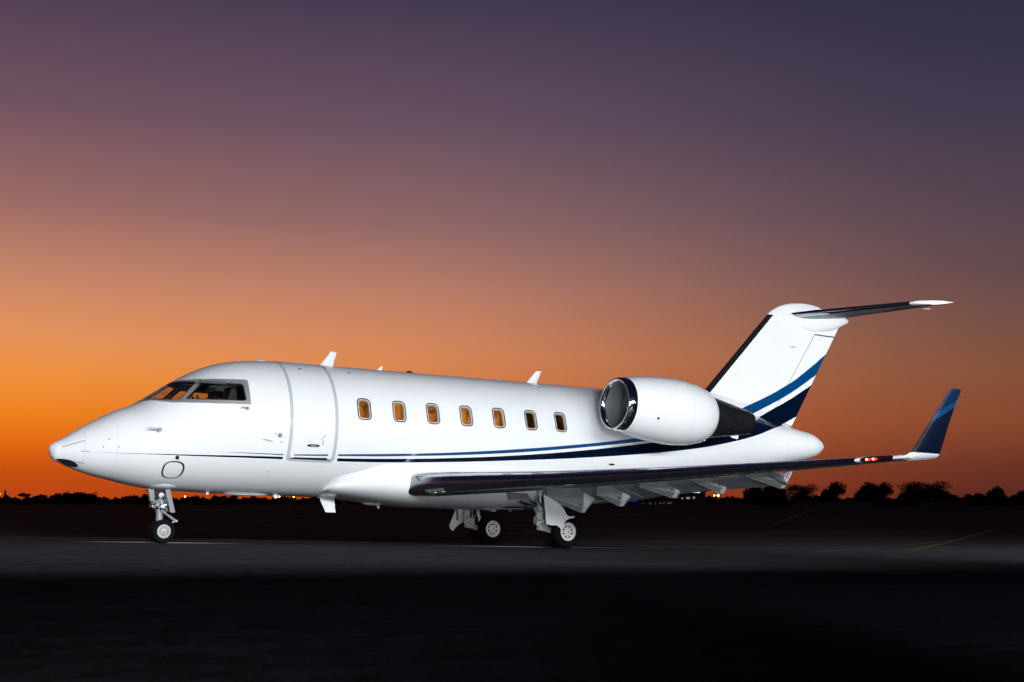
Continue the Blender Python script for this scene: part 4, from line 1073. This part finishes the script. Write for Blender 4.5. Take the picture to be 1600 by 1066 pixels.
for i, (shape, H, Wd) in enumerate((('round',1,1.0),('flat',1,1.25),('cone',1,.42),('low',1,1.7),('round',1,.8),('round',1,1.15),('low',1,1.2))):
    V, F, lobes = crown_mesh(20+i, shape, 10, 10*Wd); me = bpy.data.meshes.new('crown'); me.from_pydata([tuple(v) for v in V], [], F); me.materials.append(leaf_m)
    q = MB(); q.cyl((0,0,-.5),(.1,.05,4.5),.35,.22,8)
    if shape != 'cone':
        for c, r in lobes[:6]: q.cyl((.1,.05,rnd.uniform(2,4)), c, .16, .05, 6)
    else: q.cyl((.1,.05,4.4),(0,0,9.3),.22,.04,8)
    tm = bpy.data.meshes.new('trunk'); bm = bmesh.new(); vs = [bm.verts.new(v) for v in q.V]
    for f in q.F: bm.faces.new([vs[j] for j in f])
    bm.to_mesh(tm); bm.free(); tm.materials.append(bark_m); tree_protos.append((me, tm))
def tree(k, px, h_px, dist, label, wk=1, name='tree'):
    # h_px: height above eye level in photo pixels at that distance
    H = h_px/1938.3*dist+.77; p = px2w(px, dist); t = empty(name, None, (p.x, p.y, -.02)); t.rotation_euler = (0, 0, random.uniform(-.4,.4)-YAW); t.scale = (H/10*wk, H/10*wk, H/10)
    tag(t, label, 'tree', 'dark trees along the far edge of the airfield')
    for me, nm in ((tree_protos[k][0], 'crown'), (tree_protos[k][1], 'trunk')): link(bpy.data.objects.new(nm, me), t)
    return t
TREES = [  # proto, px, top px above eye level, distance, label
 (2,14,17,420,'slim pointed conifer silhouette at the far left edge of the airfield',.9),
 (1,43,14,420,'flat topped umbrella pine at the left, standing apart from the others',.8),
 (1,71,12,430,'low flat pine between the umbrella pine and the broad wooded clump at the left',.75),
 (3,95,12,430,'low bushy tree at the left foot of the broad wooded clump',1),
 (5,126,17,420,'tallest broad crown in the clump left of the nose wheel',1.2),
 (0,143,14,425,'rounded tree on the right shoulder of the clump left of the nose wheel',1),
 (4,112,15,440,'narrow rounded tree at the back of the clump left of the nose wheel',1),
 (4,217,11,420,'small ragged tree just left of the nose wheel strut',.6),
 (0,229,14,420,'dark round tree directly behind the nose gear door',.8),
 (3,318,13,400,'wide dark bushy tree under the forward fuselage',.8),
 (3,345,14,400,'wide dark tree behind the belly aft of the nose gear',.8),
 (5,367,13,400,'right hand tree of the dark pair under the forward fuselage',.8),
 (4,1172,30,330,'narrow tree seen between the last two flap fairings',.9),
 (0,1196,30,340,'tree behind the outermost flap fairing',.9),
 (4,1213,26,330,'gappy tree just below the outermost flap fairing',.8),
 (5,1246,31,330,'rounded tree right of the outermost flap fairing, with a pointed top',.85),
 (0,1298,33,320,'solid round tree standing alone below the red wingtip light',.85),
 (6,1275,16,320,'low shrubby tree at the left foot of the lone round tree',.6),
 (4,1350,32,320,'left half of the open twin crowned tree under the red wingtip light',.9),
 (0,1374,32,322,'right half of the open twin crowned tree below the winglet root',.75),
 (6,1338,20,318,'small ragged sapling leaning left of the twin crowned tree',.5),
 (5,1438,35,300,'tallest broad tree below the winglet',1.05),
 (0,1418,27,302,'left shoulder tree of the large mass below the winglet',1.0),
 (3,1470,26,302,'sloping right shoulder tree of the large mass below the winglet',.9),
 (6,1515,17,310,'low tree between the large mass and the right edge cluster',1),
 (4,1549,25,305,'spiky tree near the right edge of the photo',.9),
 (6,1532,18,306,'bushy tree left of the spiky tree near the right edge',1),
 (0,1590,19,300,'tree cut by the right edge of the photo',1.3),
]
for k, px, h, dist, lab, wk in TREES: tree(k, px, h, dist, lab, wk*(1.22 if px > 1100 else 1))
# continuous low wood behind
def wood_mass(px0, px1, dist, hfun, name, lab, seed, n=9000):
    rnd = random.Random(seed); V = []; F = []
    for i in range(n):
        px = rnd.uniform(px0, px1); H = hfun(px)/1938.3*dist+.77; d_ = dist+rnd.uniform(-8, 12); p = px2w(px, d_); z = H*rnd.random()**.6*rnd.uniform(.85, 1.08)
        a = Vector((rnd.gauss(0,1), rnd.gauss(0,1), rnd.gauss(0,1))).normalized(); b = a.orthogonal().normalized(); s = rnd.uniform(.25,.6)*dist/430
        c = Vector((p.x, p.y, z)); k = len(V); V += [c+a*s, c+b*s, c-a*s, c-b*s*.7]; F.append((k, k+1, k+2, k+3))
    o = meshobj(name, V, F, leaf_m, None, False); tag(o, lab, 'woodland', None, 'stuff')
def hl(px):
    t = 6+1.6*math.sin(px*.13)+1.2*math.sin(px*.41+1)+.8*math.sin(px*1.1)
    if 85 < px < 155: t += 5
    if 205 < px < 250: t += 2
    return t
wood_mass(-60, 640, 460, hl, 'distant_wood', 'low continuous dark treeline along the horizon left of the main wheels', 5, 16000)
wood_mass(640, 1180, 470, lambda p: 7+1.5*math.sin(p*.2)+math.sin(p*.7), 'distant_wood', 'dark treeline behind the main wheels and flaps', 6, 12000)
wood_mass(1180, 1680, 350, lambda p: 6.0+1.8*math.sin(p*.09)+1.3*math.sin(p*.31), 'distant_wood', 'low hedge joining the trees at the right', 8, 12000)
wood_mass(-2600, -60, 520, lambda p: 6+2*math.sin(p*.11)+math.sin(p*.37), 'distant_wood', 'dark treeline continuing beyond the left edge of the view', 11, 16000)
wood_mass(1680, 4200, 420, lambda p: 8+3*math.sin(p*.06)+1.5*math.sin(p*.3), 'distant_wood', 'dark treeline continuing beyond the right edge of the view', 12, 16000)
# buildings
bld_m = mat('dark_render_wall', (.10,.09,.095), .8); roof_m = mat('dark_roof', (.05,.045,.05), .8)
lit_m = mat('lit_window', (.9,.8,.6), .5, emit=(1,.86,.6), estr=.22); dim_m = mat('dim_window', (.6,.5,.2), .5, emit=(1,.8,.25), estr=.04)
def building(px0, px1, top, dist, depth, label, cat='building', pane=None, roof=True):
    a, b = px2w(px0, dist), px2w(px1, dist); L = (b-a).length; c = (a+b)/2; H = top/1938.3*dist+.77
    e = empty('low_building', None, (c.x, c.y, 0)); e.rotation_euler = (0, 0, math.atan2(b.y-a.y, b.x-a.x)); tag(e, label, cat)
    MB().box((0, depth/2, H/2), (L, depth, H)).build('wall', bld_m, e)
    if roof: MB().box((0, depth/2, H+.1), (L+.8, depth+.8, .2)).build('roof', roof_m, e)
    for px, y, w, h, m in pane or []:
        x = ((px-px0)/(px1-px0)-.5)*L; z = (785-y)/1938.3*dist+.77; f = MB().box((x, -.03, z), (w+.2, .06, h+.2)).build('window', roof_m, e); MB().box((x, -.07, z), (w, .03, h)).build('pane', m, f)
    return e
building(1058, 1100, 16, 300, 14, 'dark two storey block with three small lit windows behind the middle flap fairings', pane=[(1064,779,.5,.35,lit_m),(1073,778.5,.9,.5,lit_m),(1082,778,.55,.5,lit_m)])
building(985, 1056, 9, 290, 10, 'long low shed with a dim yellow lit front behind the inboard flap', pane=[(1003+q_*1.0, 787-.15*q_/7, w_, h_, dim_m) for q_, w_, h_ in ((0,.3,.3),(11,.5,.5),(19,.25,.5),(27,.5,.35),(32,.3,.5),(41,1.1,.45))])
building(1430, 1502, 1.5, 210, 6, 'long low grey shed in front of the large trees at the right')
building(1240, 1362, 1.0, 250, 5, 'very long low wall like shed below the lone round tree')
e = empty('illuminated_sign', None, tuple(px2w(983, 285))); tag(e, 'blue glowing sign box under the inboard flap fairings', 'sign'); e.rotation_euler = (0, 0, -YAW)
MB().box((0,0,1.35), (2.6,.2,.75)).build('sign_panel', mat('blue_sign', (.02,.02,.6), .5, emit=(.02,.02,1), estr=.8), e); MB().cyl((-1,0,0),(-1,0,1),.06).cyl((1,0,0),(1,0,1),.06).build('post', roof_m, e)
# sodium lamps on poles
sod = mat('sodium_lamp', (1,.6,.3), .5, emit=(1,.45,.11), estr=11); pole_m = mat('lamp_pole', (.12,.10,.08), .7)
def lamp(px, y, dist, label, twin=False, k=1):
    p = px2w(px, dist); H = (785-y)/1938.3*dist+.77; e = empty('street_lamp', None, tuple(p)); tag(e, label, 'street lamp', 'sodium lamps along the far side of the airfield')
    MB().cyl((0,0,0),(0,0,H),.10,.06,8).box((0,0,H+.05),(1.4 if twin else .5,.15,.1), Matrix.Rotation(-YAW, 3, 'Z')).build('pole', pole_m, e)
    for dx in ((-.75, .1) if twin else (0,)):
        q = MB(); r = (.24 if dx != -.75 else .15)*k; rings = [[Vector((dx*1.2+r*math.sin(PI*j/6)*math.cos(t), r*math.sin(PI*j/6)*math.sin(t), H-.08-r*math.cos(PI*j/6))) for t in [2*PI*i/10 for i in range(10)]] for j in range(1, 6)]
        q.loft(rings); q.build('lamp_head', sod, e)
lamp(293, 776, 390, 'sodium lamp just right of the nose gear leg', k=1)
lamp(439, 775.5, 370, 'left one of the two sodium lamps under the entry door', k=1.2)
lamp(461.5, 776, 370, 'right one of the two sodium lamps under the entry door')
lamp(1119, 774, 260, 'twin headed sodium lamp behind the fourth flap fairing', True, 1.0)
lamp(1, 772, 400, 'pale lamp at the extreme left edge of the photo', k=1); lamp(5.5, 772.5, 402, 'second small lamp beside the one at the left edge', k=.7)

for m in bpy.data.meshes: m.validate()
